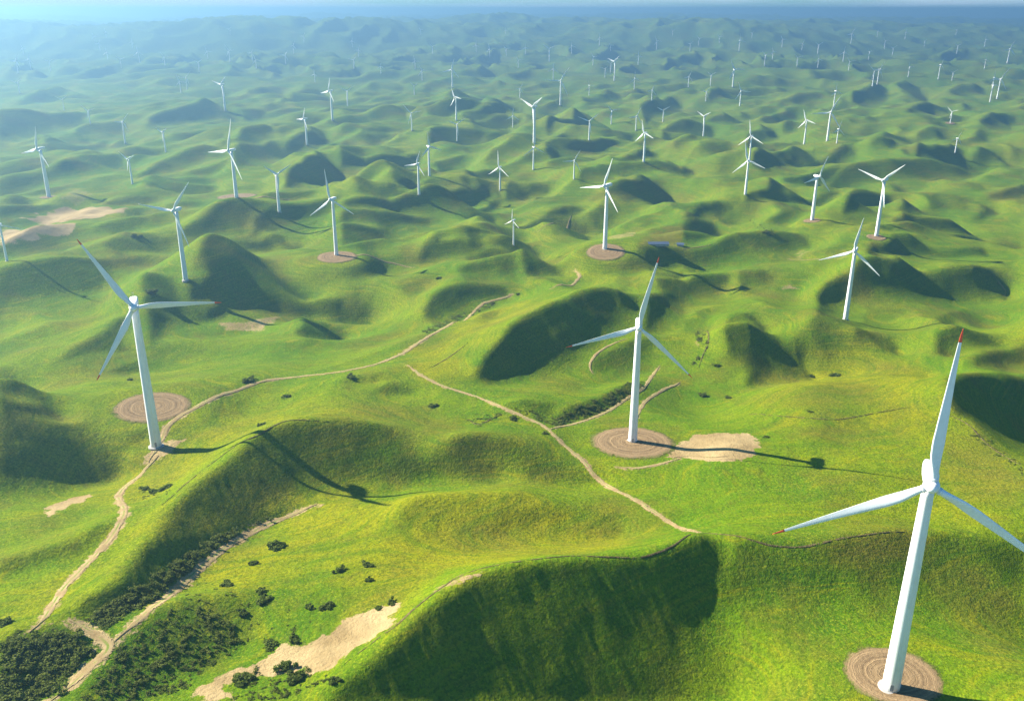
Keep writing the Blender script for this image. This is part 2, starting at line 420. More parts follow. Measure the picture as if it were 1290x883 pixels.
PADS = [(1124, 851, 18.8, 1), (797, 558, 27, 1), (192, 511, 25, 1), (763, 313, 24, 1), (424, 320, 24, 1), (299, 248, 34, 1), (1023, 278, 13, 1), (1104, 298, 13, 1), (62, 249, 16, 1), (1197, 156, 14, 1), (197, 563, 9, 0)]
_T = np.exp(np.linspace(math.log(90), math.log(16000), 5200))
def hit(px, py):
    """where the line of sight through a photo point meets the ground"""
    dx, dy, dz = ray(px, py)
    x = dx * _T; y = dy * _T; z = CAM_Z + dz * _T
    k = np.nonzero(z <= ground_z(x, y))[0]
    if len(k) == 0: return None
    k = max(int(k[0]), 1)
    a, b = _T[k - 1], _T[k]
    for _ in range(18):
        m = 0.5 * (a + b)
        if CAM_Z + dz * m <= float(ground_z(dx * m, dy * m)): b = m
        else: a = m
    return dx * b, dy * b, float(ground_z(dx * b, dy * b))

PAD_AT = []
for px_, py_, rad_, show_ in PADS:
    q = hit(px_, py_)
    d_ = np.hypot(GX - q[0], GY - q[1])
    inn = d_ < rad_
    if inn.sum() < 3: PAD_AT.append(q); continue
    # the pad is cut level (with a slight fall), its banks blend into the hill
    A_ = np.stack([GX[inn] - q[0], GY[inn] - q[1], np.ones(inn.sum())], 1)
    cf = np.linalg.lstsq(A_, GZ[inn], rcond=None)[0]
    pl = cf[2] + 0.45 * (cf[0] * (GX - q[0]) + cf[1] * (GY - q[1]))
    t_ = np.clip((2.5 - d_ / rad_) / 1.4, 0, 1); t_ = t_ * t_ * (3 - 2 * t_)
    GZ = GZ * (1 - t_) + pl * t_
    PAD_AT.append((q[0], q[1], float(cf[2])))

def tpts(tile, s):
    ox, oy = TILES[tile]
    return [(ox + float(p.split(',')[0]) / 3, oy + float(p.split(',')[1]) / 3) for p in s.split()]

def world_pts(pts):
    out = []
    for p in pts:
        q = hit(*p)
        if q: out.append(q)
    return out

# cover of the land: 0 bare earth, 1 dry brown grass, 2 darker lush growth and the darkened distance, 3 yellow on sunlit slopes   (painted where it lies, in plan)
COVER = np.zeros((NR, NA, 4), np.float32)
# distant ground colour darkened so the haze over it reads bluer
COVER[..., 2] = np.clip((GY - 3000) / 2600, 0, 1) * np.clip(0.75 + 0.5 * fbm(GX / 420, GY / 420, 87, 3), 0, 1)
def cover_poly(ch, amount, soft, pts):
    w = world_pts(pts)
    P = np.array([(p[0], p[1]) for p in w])
    lo = P.min(0) - 4 * soft; hi = P.max(0) + 4 * soft
    sel = (GX > lo[0]) & (GX < hi[0]) & (GY > lo[1]) & (GY < hi[1])
    x = GX[sel]; y = GY[sel]
    wob = soft * 1.6
    xx = x + wob * fbm(x / (soft * 4), y / (soft * 4), 71, 3); yy = y + wob * fbm(x / (soft * 4), y / (soft * 4), 77, 3)
    ins = np.zeros(x.shape, bool); dist = np.full(x.shape, 1e9)
    for i in range(len(P)):
        a = P[i]; b = P[(i + 1) % len(P)]
        if a[1] != b[1]:
            ins ^= ((a[1] > yy) != (b[1] > yy)) & (xx < (b[0] - a[0]) * (yy - a[1]) / (b[1] - a[1]) + a[0])
        ab = b - a; t = np.clip(((xx - a[0]) * ab[0] + (yy - a[1]) * ab[1]) / max(ab @ ab, 1e-6), 0, 1)
        dist = np.minimum(dist, np.hypot(xx - a[0] - t * ab[0], yy - a[1] - t * ab[1]))
    v = np.clip(0.5 + np.where(ins, dist, -dist) / (2 * soft), 0, 1) * amount
    c = COVER[..., ch]; c[sel] = np.maximum(c[sel], v)

def cover_line(ch, amount, half, soft, W):
    P = np.array([(p[0], p[1]) for p in W])
    for i in range(len(P) - 1):
        a, b = P[i], P[i + 1]; m = half + soft * 2
        lo = np.minimum(a, b) - m; hi = np.maximum(a, b) + m
        sel = (GX > lo[0]) & (GX < hi[0]) & (GY > lo[1]) & (GY < hi[1])
        if not sel.any(): continue
        x = GX[sel]; y = GY[sel]
        ab = b - a; t = np.clip(((x - a[0]) * ab[0] + (y - a[1]) * ab[1]) / max(ab @ ab, 1e-6), 0, 1)
        d = np.hypot(x - a[0] - t * ab[0], y - a[1] - t * ab[1]) + 0.6 * soft * fbm(x / 7, y / 7, 83, 2)
        c = COVER[..., ch]; c[sel] = np.maximum(c[sel], amount * np.clip(1 - (d - half) / soft, 0, 1))

def smooth_line(W, step):
    """resample a polyline of ground points to a smooth curve"""
    P = np.array([(p[0], p[1]) for p in W])
    for _ in range(3):
        Q = [P[0]]
        for a, b in zip(P[:-1], P[1:]): Q += [0.75 * a + 0.25 * b, 0.25 * a + 0.75 * b]
        Q.append(P[-1]); P = np.array(Q)
    s = np.concatenate([[0], np.cumsum(np.hypot(*np.diff(P, axis=0).T))])
    t = np.arange(0, s[-1], step)
    return np.stack([np.interp(t, s, P[:, 0]), np.interp(t, s, P[:, 1])], 1)

# bare earth, worn and scrubby ground, and yellow laid over sunlit slopes
SAND = tpts('D1', '700,789 740,750 860,690 960,640 1060,590 1170,550 1220,520 1290,505') + \
       tpts('D2', '50,465 100,440 160,420 205,430 180,470 180,510 100,560 0,620') + \
       tpts('D1', '1210,670 1150,655 1100,690 1000,690 940,705 880,740 870,789')
for ch, am, soft, pts in (
    (0, 1.0, 2.2, SAND),
    (0, .9, 1.6, tpts('C3', '-70,560 -20,545 10,525 60,500 150,495 260,500 290,520 270,570 200,605 100,605 0,590 -60,590')),
    (0, .9, 1.8, tpts('D1', '170,65 220,40 300,15 345,5 330,25 260,60 190,90')),
    (0, 1.0, 5, tpts('B1', '90,285 180,260 260,245 380,242 480,250 470,262 400,275 330,290 240,300 170,300 120,290')),
    (0, 1.0, 5, tpts('B1', '0,330 60,325 140,315 220,305 290,305 300,320 230,345 130,365 30,385 0,380')),
    (0, .6, 5, tpts('C1', '830,110 850,70 940,70 1080,45 1030,100 900,110')),
    (0, .45, 5, tpts('B1', '230,225 270,175 320,170 340,200 300,235')),
    (0, .7, 1.4, tpts('C1', '530,600 535,575 640,520 690,520 680,545 600,600 560,610')),
    (0, .6, 2.0, tpts('D2', '350,370 400,335 440,320 520,290 500,320 420,360')),
    (0, .5, 2.0, tpts('D1', '215,485 270,465 340,510 420,550 430,590 380,600 330,520 260,500')),
    (0, .45, 4, tpts('B3', '405,440 440,405 470,400 460,440')),
    (0, .5, 4, tpts('C3', '30,150 60,130 80,150 60,170')),
    (0, .6, 5, tpts('B3', '370,540 400,525 425,540 400,560')),
    (0, .5, 5, tpts('B2', '1010,360 1060,335 1110,335 1100,350 1050,365')),
    (1, .7, 8, tpts('C1', '0,395 100,405 250,410 380,410 400,480 300,560 150,600 0,620')),
    (1, .6, 8, tpts('C2', '640,110 660,50 740,20 800,30 760,70 700,100')),
    (1, .7, 10, tpts('B1', '900,345 960,305 1040,300 1060,330 980,355')),
    (1, .8, 4, tpts('D3', '590,200 700,160 860,150 900,200 860,270 720,300 640,250')),
    (1, .5, 6, tpts('D3', '930,180 1000,220 1200,330 1290,440 1290,680 1100,560 950,400 900,250')),
    (1, .6, 8, tpts('C3', '1000,500 1060,440 1140,540 1290,640 1290,780 1000,700 960,600')),
    (1, .7, 12, tpts('B3', '1130,215 1290,165 1290,235')),
    (1, .5, 8, tpts('C3', '250,260 330,240 460,270 420,310 250,320')),
    (1, .5, 8, tpts('C3', '1090,210 1200,190 1290,190 1290,265 1120,250')),
    (3, .9, 10, tpts('D1', '480,130 560,40 700,0 900,-60 1290,-60 1290,330 1150,500 960,560 760,380 900,200 1100,80 900,90 700,200')),
    (3, .9, 10, tpts('D2', '-30,60 250,10 500,10 760,20 1000,120 1100,200 800,235 600,265 420,310 250,420 100,440 0,480')),
    (3, .8, 12, tpts('C2', '230,230 400,110 640,10 760,0 650,60 560,150 500,260 400,320')),
    (3, .8, 14, tpts('C3', '460,240 440,170 560,80 640,90 760,200 1000,270 950,420 700,470 400,430 330,330')),
    (3, .8, 12, tpts('C1', '250,760 440,620 600,560 900,450 1000,400 1290,390 1290,440 1000,460 800,570 600,740')),
    (3, .7, 12, tpts('D1', '0,340 150,260 300,220 400,170 300,290 200,410 120,520 0,530')),
    (3, .6, 14, tpts('C3', '960,420 1000,500 1290,760 1290,883 1000,800 900,600')),
    (1, .35, 6, tpts('D1', '500,280 560,170 700,60 880,0 1100,0 900,90 700,250')),
    (1, .5, 14, tpts('B3', '300,480 380,460 400,540 330,580')),
    (1, .9, 4, tpts('B2', '1140,392 1175,345 1220,315 1290,328 1290,392')),
    (2, .9, 4, tpts('D1', '0,545 120,525 250,525 370,565 375,600 260,700 180,789 0,789')),
    (2, .8, 3, tpts('D1', '330,480 450,400 600,300 760,200 830,160 1000,90 1040,100 880,190 760,270 620,380 500,440 400,520')),
    (2, .6, 4, tpts('D1', '430,600 650,450 760,400 900,560 900,600 700,740 500,789 300,789')),
    (2, .7, 3, tpts('C2', '790,465 830,420 960,370 1080,310 1160,300 1130,330 1050,380 930,440 830,475')),
    (2, .6, 3, tpts('C2', '310,110 380,70 470,35 570,0 590,10 500,55 400,95 330,125'))):
    cover_poly(ch, am, soft, pts)

# ------------------------------------------------------------------ tracks: width m, wear, points
TRACKS = [
 ('dirt_track', 4.6, 1.0, tpts('D1', '110,530 160,490 190,440 240,360 300,300 360,240 420,170 460,110 475,70 452,30') + tpts('C1', '445,735 480,690 540,640 585,600 600,580')),
 ('dirt_track', 4.4, 1.0, tpts('C1', '560,610 600,545 625,480 680,430 760,390 860,345 960,310 1050,290 1150,280 1280,268') + tpts('C2', '80,250 180,220 260,180 330,130 400,95 480,60') + tpts('B2', '520,610 600,590 650,572')),
 ('dirt_track', 3.4, 1.0, tpts('C2', '250,240 300,280 380,320 470,345 540,370 600,400 680,430 760,465 790,490 840,540 900,590 950,650 1000,690 1080,735 1170,780') + tpts('D2', '1130,45 1200,85 1280,130') + tpts('D3', '60,152')),
 ('dirt_track', 3.4, .9, tpts('C2', '785,485 840,470 920,450 1000,420 1060,380 1110,350 1160,315 1175,275 1205,240')),
 ('dirt_track', 3.6, .9, tpts('C2', '1120,440 1125,410 1150,375 1190,345 1250,322 1285,302')),
 ('dirt_track', 5.2, 1.0, tpts('D1', '190,789 280,720 350,650 415,590 395,560 330,515 255,480')),
 ('dirt_track', 5.0, .9, tpts('D1', '430,565 520,490 600,420 680,350 760,280 850,210 950,150 1050,105 1140,70 1200,45')),
 ('dirt_track', 4.2, .8, tpts('B2', '790,552 850,540 890,520 905,500 880,480')),
 ('dirt_track', 3.0, .8, tpts('C2', '950,272 935,240 960,200 1010,165 1080,140')),
 ('dirt_track', 4.0, .7, tpts('B1', '1240,435 1290,445') + tpts('B2', '60,425 130,435 210,455 285,472')),
 ('dirt_track', 4.0, .7, tpts('B3', '0,402 60,395 110,385')),
 ('dirt_track', 4.5, .8, tpts('B3', '400,440 440,445 520,440 620,430')),
 ('dirt_track', 4.0, .8, tpts('B3', '1190,520 1225,560 1215,580')),
 ('dirt_track', 4.0, .7, tpts('B2', '740,340 810,310 870,270')),
 ('dirt_track', 5.0, .7, tpts('B1', '900,210 980,205 1040,212 1100,215')),
 ('dirt_track', 3.2, .9, tpts('C2', '1255,590 1290,585') + tpts('C3', '40,580 100,590 170,585')),
 ('dirt_track', 3.6, .9, tpts('C2', '1040,625 1120,632 1200,615 1285,592')),
 ('footpath', 1.3, .8, tpts('D2', '10,650 100,580 200,510 300,420 380,360 440,320 520,290 650,265 760,250 880,240 1000,245 1120,250 1200,230 1285,185') + tpts('D3', '70,155 150,160 280,190 400,210 480,205 580,180 700,160 850,150')),
 ('footpath', 1.1, .7, tpts('C1', '610,770 700,690 800,610 880,550 980,510 1060,455 1140,447 1250,455')),
 ('footpath', 1.0, .6, tpts('C3', '250,425 380,435 460,440 560,450 650,435 760,415 850,400')),
 ('footpath', 1.3, .6, tpts('C3', '1010,430 1080,460 1140,530 1200,575 1280,620')),
 ('footpath', 2.0, .7, tpts('C2', '480,445 515,470 560,445 610,425')),
 ('footpath', 1.2, .5, tpts('C3', '60,250 80,190 100,160 90,110')),
 ('footpath', 1.5, .5, tpts('C2', '340,250 400,215 480,155')),
]
TRACK_LINES = []
for nm, wd, wear, pts in TRACKS:
    W = world_pts(pts)
    if len(W) < 2: continue
    L = smooth_line(W, 0.8 if W[0][1] < 900 else 2.5)
    TRACK_LINES.append((nm, wd, wear, L))
    cover_line(0, (.62 if nm == 'dirt_track' else .30) * wear, wd * .32, wd * .6, L[::4] if len(L) > 12 else L)
# ------------------------------------------------------------------ materials
class NT:
    """small helper for writing node trees"""
    def __init__(self, name):
        self.m = bpy.data.materials.new(name); self.m.use_nodes = True
        self.t = self.m.node_tree; self.t.nodes.clear()
        self.out = self.t.nodes.new('ShaderNodeOutputMaterial')
    def n(self, kind, **kw):
        nd = self.t.nodes.new('ShaderNode' + kind)
        for k, v in kw.items():
            if k.startswith('i_'):
                key = k[2:]; nd.inputs[int(key) if key.isdigit() else key.replace('_', ' ')].default_value = v
            else: setattr(nd, k, v)
        return nd
    def l(self, a, b): self.t.links.new(a, b)
    def noise(self, vec, scale, detail=3, rough=.5, out='Fac'):
        nd = self.n('TexNoise', i_Scale=scale, i_Detail=detail, i_Roughness=rough); self.l(vec, nd.inputs['Vector'])
        return nd.outputs[out]
    def map(self, v, a, b, c=0.0, d=1.0):
        nd = self.n('MapRange', i_1=a, i_2=b, i_3=c, i_4=d); self.l(v, nd.inputs[0]); return nd.outputs[0]
    def math(self, op, a, b):
        nd = self.n('Math', operation=op)
        for k, v in enumerate((a, b)):
            if isinstance(v, (int, float)): nd.inputs[k].default_value = v
            else: self.l(v, nd.inputs[k])
        return nd.outputs[0]
    def mix(self, f, a, b, kind='MIX'):
        nd = self.n('Mix', data_type='RGBA', blend_type=kind)
        for s, v in ((0, f), (6, a), (7, b)):
            if isinstance(v, (int, float)): nd.inputs[s].default_value = v
            elif isinstance(v, tuple): nd.inputs[s].default_value = (*v, 1)
            else: self.l(v, nd.inputs[s])
        return nd.outputs[2]
    def bsdf(self, color, rough=.8, spec=.3, normal=None, **kw):
        b = self.n('BsdfPrincipled')
        if isinstance(color, tuple): b.inputs['Base Color'].default_value = (*color, 1)
        else: self.l(color, b.inputs['Base Color'])
        if isinstance(rough, (int, float)): b.inputs['Roughness'].default_value = rough
        else: self.l(rough, b.inputs['Roughness'])
        b.inputs['Specular IOR Level'].default_value = spec
        for k, v in kw.items(): b.inputs[k.replace('_', ' ')].default_value = v
        if normal is not None: self.l(normal, b.inputs['Normal'])
        self.l(b.outputs[0], self.out.inputs['Surface']); return b
    def bump(self, h, strength, dist, normal=None):
        nd = self.n('Bump', i_Strength=strength, i_Distance=dist); self.l(h, nd.inputs['Height'])
        if normal is not None: self.l(normal, nd.inputs['Normal'])
        return nd.outputs[0]
    def pos(self): return self.n('NewGeometry').outputs['Position']
    def scaled(self, v, s, rot=(0, 0, 0)):
        nd = self.n('Mapping'); self.l(v, nd.inputs['Vector']); nd.inputs['Scale'].default_value = s; nd.inputs['Rotation'].default_value = rot
        return nd.outputs[0]

GRASS_A = (0.082, 0.165, 0.003); GRASS_B = (0.165, 0.205, 0.003); GRASS_C = (0.028, 0.105, 0.003)
STRAW_AND_SUN = (0.260, 0.225, 0.004); DRY = (0.165, 0.130, 0.020); LUSH_AND_FAR = (0.024, 0.050, 0.006)
EARTH_A = (0.225, 0.160, 0.072); EARTH_B = (0.35, 0.262, 0.128)

def mat_ground():
    k = NT('grassland'); P = k.pos()
    at = k.n('Attribute', attribute_name='cover'); sp = k.n('SeparateColor'); k.l(at.outputs['Color'], sp.inputs[0])
    big = k.noise(P, 1 / 170, 3, .55); mid = k.noise(P, 1 / 28, 4, .6); fine = k.noise(P, 1 / 1.8, 4, .65); tiny = k.noise(P, 1.1, 3, .7); tiny2 = k.noise(k.scaled(P, (1.0, 1.0, 1.0), (.3, .2, 1.1)), .8, 3, .75)
    st = k.noise(k.scaled(P, (.45, .06, .2), (0, 0, .6)), 1, 4, .6)
    c = k.mix(k.map(big, .36, .64), GRASS_A, GRASS_B)
    c = k.mix(k.math('MULTIPLY', at.outputs['Alpha'], k.map(mid, .2, .6, .35, 1)), c, STRAW_AND_SUN)  # alpha carries the sunny yellow painted into the lit slopes
    c = k.mix(k.map(mid, .45, .75, 0, .6), c, GRASS_C)
    c = k.mix(k.map(k.noise(P, 1 / 105, 4, .6), .50, .68, 0, .65), c, (0.040, 0.115, 0.004))
    c = k.mix(k.map(st, .5, .75, 0, .35), c, DRY)
    c = k.mix(k.map(k.noise(P, 1 / 75, 5, .65), .50, .65, 0, .70), c, (0.135, 0.112, 0.014))
    c = k.mix(k.math('MULTIPLY', sp.outputs[1], k.map(mid, .3, .6, .45, 1)), c, DRY)
    c = k.mix(k.math('MULTIPLY', sp.outputs[2], k.map(fine, .35, .6, .5, 1)), c, LUSH_AND_FAR)  # scrub growth, and the darkening painted into the far ground
    ct = k.noise(k.scaled(P, (.018, .018, .95)), 1, 4, .62)
    c = k.mix(k.map(ct, .50, .64, 0, .45), c, GRASS_C); c = k.mix(k.map(ct, .34, .44, .40, 0), c, STRAW_AND_SUN)
    c = k.mix(k.map(k.noise(P, 1 / 9, 4, .65), .54, .70, 0, .5), c, (0.10, 0.10, 0.012))
    # blades and tussocks: light and dark flecks
    c = k.mix(k.map(fine, .46, .66, 0, .65), c, (0.034, 0.072, 0.004))
    c = k.mix(k.math('MULTIPLY', k.map(tiny, .47, .62, 0, .6), k.map(big, .35, .6, .5, 1)), c, (0.030, 0.060, 0.004))
    c = k.mix(k.math('MULTIPLY', k.map(tiny2, .52, .68, 0, .6), k.map(mid, .3, .65, .25, 1)), c, (0.28, 0.30, 0.015))
    e = k.mix(k.map(mid, .35, .65), EARTH_A, EARTH_B)
    e = k.mix(k.map(tiny, .5, .7, 0, .4), e, (0.22, 0.15, 0.08))
    edge = k.math('ADD', sp.outputs[0], k.map(fine, .3, .7, -.28, .28))
    c = k.mix(k.map(edge, .40, .62), c, e)
    h = k.math('ADD', k.math('MULTIPLY', fine, 1.0), k.math('MULTIPLY', tiny, .45))
    n = k.bump(h, 0.6, 1.2)
    n = k.bump(k.noise(P, 1 / 11, 4, .6), 0.5, 2.2, n)
    b = k.bsdf(c, 1.0, .02, n)
    return k.m

def mat_track():
    k = NT('packed earth'); P = k.pos()
    uv = k.n('UVMap', uv_map='along'); sx = k.n('SeparateXYZ'); k.l(uv.outputs[0], sx.inputs[0])
    n1 = k.noise(P, 1 / 6, 4, .6); n2 = k.noise(P, .9, 3, .6)
    c = k.mix(k.map(n1, .35, .65), EARTH_A, EARTH_B)
    c = k.mix(k.map(n2, .5, .75, 0, .5), c, (.2, .14, .075))
    # the grown strip between the wheel ruts
    u = k.math('ABSOLUTE', k.math('SUBTRACT', sx.outputs[0], .5), 0)
    strip = k.math('MULTIPLY', k.map(u, .06, .13, 1, 0), k.map(n1, .42, .6, 0, .75))
    c = k.mix(strip, c, GRASS_A)
    b = k.bsdf(c, .95, .05, k.bump(k.math('ADD', n2, n1), .5, .35))
    ragged(k, b, k.math('ADD', k.math('MULTIPLY', u, 2), k.math('ADD', k.map(n1, .3, .7, -.28, .28), k.map(n2, .3, .7, -.3, .3))), .80, .95)
    return k.m

def ragged(k, b, edge, lo, hi):
    """lets the grass underneath show through where the surface frays out"""
    tr = k.n('BsdfTransparent'); mx = k.n('MixShader'); k.l(k.map(edge, lo, hi), mx.inputs[0]); k.l(b.outputs[0], mx.inputs[1]); k.l(tr.outputs[0], mx.inputs[2])
    k.l(mx.outputs[0], k.out.inputs['Surface'])

def mat_pad():
    k = NT('raked earth'); 
    oc = k.n('TexCoord').outputs['Object']; P = k.pos()
    sx = k.n('SeparateXYZ'); k.l(oc, sx.inputs[0])
    r = k.math('SQRT', k.math('ADD', k.math('MULTIPLY', sx.outputs[0], sx.outputs[0]), k.math('MULTIPLY', sx.outputs[1], sx.outputs[1])), 0)
    nz = k.noise(oc, 4, 3, .6); r2 = k.math('ADD', r, k.map(nz, .3, .7, -.02, .02))
    cv = k.n('CombineXYZ'); k.l(r2, cv.inputs[0])
    ring = k.noise(cv.outputs[0], 11, 4, .75)
    ring2 = k.noise(cv.outputs[0], 45, 2, .6)
    c = k.mix(k.map(ring, .38, .62), (.085, .056, .030), (.30, .205, .105))
    c = k.mix(k.map(ring2, .5, .65, 0, .5), c, (.14, .10, .06))
    c = k.mix(k.map(k.noise(P, 1 / 4, 4, .6), .45, .7, 0, .5), c, (.25, .175, .09))
    c = k.mix(k.map(k.math('ADD', r2, k.map(k.noise(oc, 9, 4, .7), .3, .7, -.07, .07)), .86, .99), c, (.10, .12, .02))
    bq = k.bsdf(c, .95, .05, k.bump(k.math('ADD', ring2, k.noise(P, .8, 3, .6)), .7, .6))
    ragged(k, bq, k.math('ADD', r, k.map(k.noise(P, 1 / 3.5, 4, .7), .3, .7, -.14, .12)), .92, 1.0)
    return k.m

def mat_paint(name, col, rough=.38):
    k = NT(name); oc = k.n('TexCoord').outputs['Object']
    st = k.noise(k.scaled(oc, (1.2, 1.2, .05)), 1, 4, .6); n = k.noise(oc, .35, 4, .6)
    dirty = tuple(v * f for v, f in zip(col, (.80, .79, .75)))
    c = k.mix(k.map(st, .48, .75, 0, .7), col, dirty); c = k.mix(k.map(n, .5, .75, 0, .5), c, dirty)
    k.bsdf(c, k.map(n, .3, .7, rough - .06, rough + .12), .45)
    return k.m

def mat_leaf(name, a, b):
    k = NT(name); P = k.pos()
    oi = k.n('ObjectInfo').outputs['Random']
    c = k.mix(k.noise(P, .55, 3, .6), a, b)
    c = k.mix(k.map(oi, 0, 1, 0, .35), c, (.06, .075, .012))
    bs = k.bsdf(c, .8, .15)
    tr = k.n('BsdfTranslucent'); k.l(k.mix(.5, c, (.12, .17, .02)), tr.inputs[0])
    mx = k.n('MixShader', i_0=.4); k.l(bs.outputs[0], mx.inputs[1]); k.l(tr.outputs[0], mx.inputs[2]); k.l(mx.outputs[0], k.out.inputs['Surface'])
    return k.m

def mat_rock():
    k = NT('rock'); P = k.pos(); n = k.noise(P, .25, 5, .65)
    c = k.mix(k.map(n, .35, .65), (.13, .11, .09), (.32, .29, .25))
    k.bsdf(c, .9, .2, k.bump(n, .8, 1.2)); return k.m

def mat_plain(name, col, rough=.7):
    k = NT(name); n = k.noise(k.pos(), .5, 4, .6)
    k.bsdf(k.mix(k.map(n, .3, .7), tuple(v * .8 for v in col), col), rough, .3); return k.m

def mat_path():
    k = NT('trodden path'); P = k.pos(); n1 = k.noise(P, 1 / 5, 4, .65); n2 = k.noise(P, 1.1, 3, .6)
    c = k.mix(k.map(n1, .38, .62), (.06, .05, .02), (.20, .15, .07)); c = k.mix(k.map(n2, .45, .7, 0, .7), c, (.05, .06, .012))
    b = k.bsdf(c, .95, .05, k.bump(n2, .6, .4))
    ragged(k, b, k.math('ADD', k.map(n1, .3, .7, 0, .8), k.map(n2, .3, .7, 0, .5)), .62, .85); return k.m

M = {'path': mat_path(), 'ground': mat_ground(), 'track': mat_track(), 'pad': mat_pad(),
     'white': mat_paint('white turbine paint', (.82, .83, .83)), 'red': mat_paint('red tip paint', (.78, .085, .03)),
     'bush': mat_leaf('bush leaves', (.065, .115, .014), (.17, .205, .028)),
     'scrub': mat_leaf('scrub leaves', (.075, .120, .015), (.20, .21, .035)),
     'bark': mat_plain('bark', (.12, .09, .06)), 'concrete': mat_plain('concrete', (.36, .34, .31)),
     'door': mat_plain('grey door paint', (.30, .32, .34), .4), 'rock': mat_rock(), 'wall': mat_plain('weathered render', (.40, .38, .35)),
     'roofing': mat_plain('blue grey roofing', (.06, .09, .15))}

# ------------------------------------------------------------------ objects helpers
def mesh_obj(name, verts, faces, mat, parent=None, smooth=True):
    me = bpy.data.meshes.new(name); me.from_pydata([tuple(v) for v in verts], [], faces); me.update()
    if smooth: me.polygons.foreach_set('use_smooth', [True] * len(me.polygons))
    me.materials.append(mat)
    o = bpy.data.objects.new(name, me); COL.objects.link(o)
    if parent is not None: o.parent = parent
    return o

def tag(o, label=None, cat=None, group=None, kind=None):
    if label: o['label'] = label
    if cat: o['category'] = cat
    if group: o['group'] = group
    if kind: o['kind'] = kind
    return o

def grid_mesh(name, X, Y, Z, mat):
    nr, na = X.shape
    me = bpy.data.meshes.new(name)
    co = np.stack([X, Y, Z], -1).reshape(-1, 3).astype(np.float32)
    i = np.arange(nr - 1)[:, None] * na + np.arange(na - 1)[None]
    q = np.stack([i, i + 1, i + na + 1, i + na], -1).reshape(-1, 4)[:, ::-1].astype(np.int32)
    me.vertices.add(len(co)); me.vertices.foreach_set('co', co.ravel())
    me.loops.add(q.size); me.loops.foreach_set('vertex_index', q.ravel())
    me.polygons.add(len(q)); me.polygons.foreach_set('loop_start', np.arange(0, q.size, 4, dtype=np.int32))
    me.polygons.foreach_set('use_smooth', np.ones(len(q), bool))
    me.update(calc_edges=True); me.materials.append(mat)
    o = bpy.data.objects.new(name, me); COL.objects.link(o)
    return o

ground = grid_mesh('grassland', GX, GY, GZ, M['ground']); tag(ground, 'rolling green grassland of rounded hills', 'grassland', kind='structure')
ca = ground.data.color_attributes.new('cover', 'FLOAT_COLOR', 'POINT')
ca.data.foreach_set('color', np.ascontiguousarray(COVER).ravel())

def lift(x, y): return 0.10 + 0.0004 * np.hypot(x, y)

def ribbon(name, L, width, mat):
    n = len(L)
    tg = np.gradient(L, axis=0); tg /= np.maximum(np.hypot(tg[:, 0], tg[:, 1])[:, None], 1e-6)
    nx = np.stack([-tg[:, 1], tg[:, 0]], 1)
    s = np.arange(n) * (0.8)
    K = 7; rows = []; uvs = []
    endt = np.clip(np.minimum(np.arange(n), n - 1 - np.arange(n)) / 22.0, 0.10, 1)
    wl = width * .5 * endt * (1 + .42 * fbm(s / 7, s * 0 + 3.3, 91, 3)); wr = width * .5 * endt * (1 + .42 * fbm(s / 7, s * 0 + 7.7, 93, 3))
    for k in range(K):
        f = k / (K - 1) * 2 - 1
        off = np.where(f < 0, f * wl, f * wr)
        x = L[:, 0] + nx[:, 0] * off; y = L[:, 1] + nx[:, 1] * off
        z = ground_z(x, y) + lift(x, y) * (1.0 if abs(f) < .99 else .15)
        rows.append(np.stack([x, y, z], 1))
    V = np.stack(rows, 1)
    o = grid_mesh(name, V[..., 0], V[..., 1], V[..., 2], mat)
    if o.data.polygons[len(o.data.polygons) // 2].normal.z < 0: o.data.flip_normals()
    uvl = o.data.uv_layers.new(name='along')
    vi = np.empty(len(o.data.loops), np.int32); o.data.loops.foreach_get('vertex_index', vi)
    uv = np.stack([(vi % K) / (K - 1), (vi // K) * .8 / 10], 1).astype(np.float32)
    uvl.data.foreach_set('uv', uv.ravel())
    return o

for nm, wd, wear, L in TRACK_LINES:
    if len(L) > 3: tag(ribbon(nm, L, wd * (.86 if nm == 'dirt_track' else .8), M['track' if nm == 'dirt_track' else 'path']), kind='structure')

def pad(q, rad):
    nr_, na_ = 26, 96
    rr = np.linspace(0, 1, nr_); aa = np.linspace(0, 2 * math.pi, na_ + 1)
    RR, AA = np.meshgrid(rr, aa, indexing='ij')
    wob = 1 + .07 * fbm(np.cos(AA) * 1.6 + q[0], np.sin(AA) * 1.6, 97, 4)
    x = q[0] + rad * RR * wob * np.cos(AA); y = q[1] + rad * RR * wob * np.sin(AA)
    z = ground_z(x, y) + lift(x, y) * 1.5 * np.clip((1 - RR) * 6, .1, 1)
    o = grid_mesh('turbine_pad', (x - q[0]) / rad, (y - q[1]) / rad, z - q[2], M['pad'])
    if o.data.polygons[len(o.data.polygons) // 2].normal.z < 0: o.data.flip_normals()
    o.location = (q[0], q[1], q[2]); o.scale = (rad, rad, 1)
    tag(o, kind='structure'); return o
for (px_, py_, rad_, show_), q_ in zip(PADS, PAD_AT):
    if show_: pad(q_, rad_)
# ------------------------------------------------------------------ wind turbine, built once for an 80 m hub
HUB_H, BLADE, OVER = 80.0, 53.0, 6.2

def lathe(prof, n=28):
    V = []; F = []
    for r, z in prof:
        for k in range(n):
            a = 2 * math.pi * k / n; V.append((r * math.cos(a), r * math.sin(a), z))
    for i in range(len(prof) - 1):
        for k in range(n):
            F.append((i * n + k, i * n + (k + 1) % n, (i + 1) * n + (k + 1) % n, (i + 1) * n + k))
    F.append(tuple(range(n - 1, -1, -1))); F.append(tuple((len(prof) - 1) * n + k for k in range(n)))
    return V, F

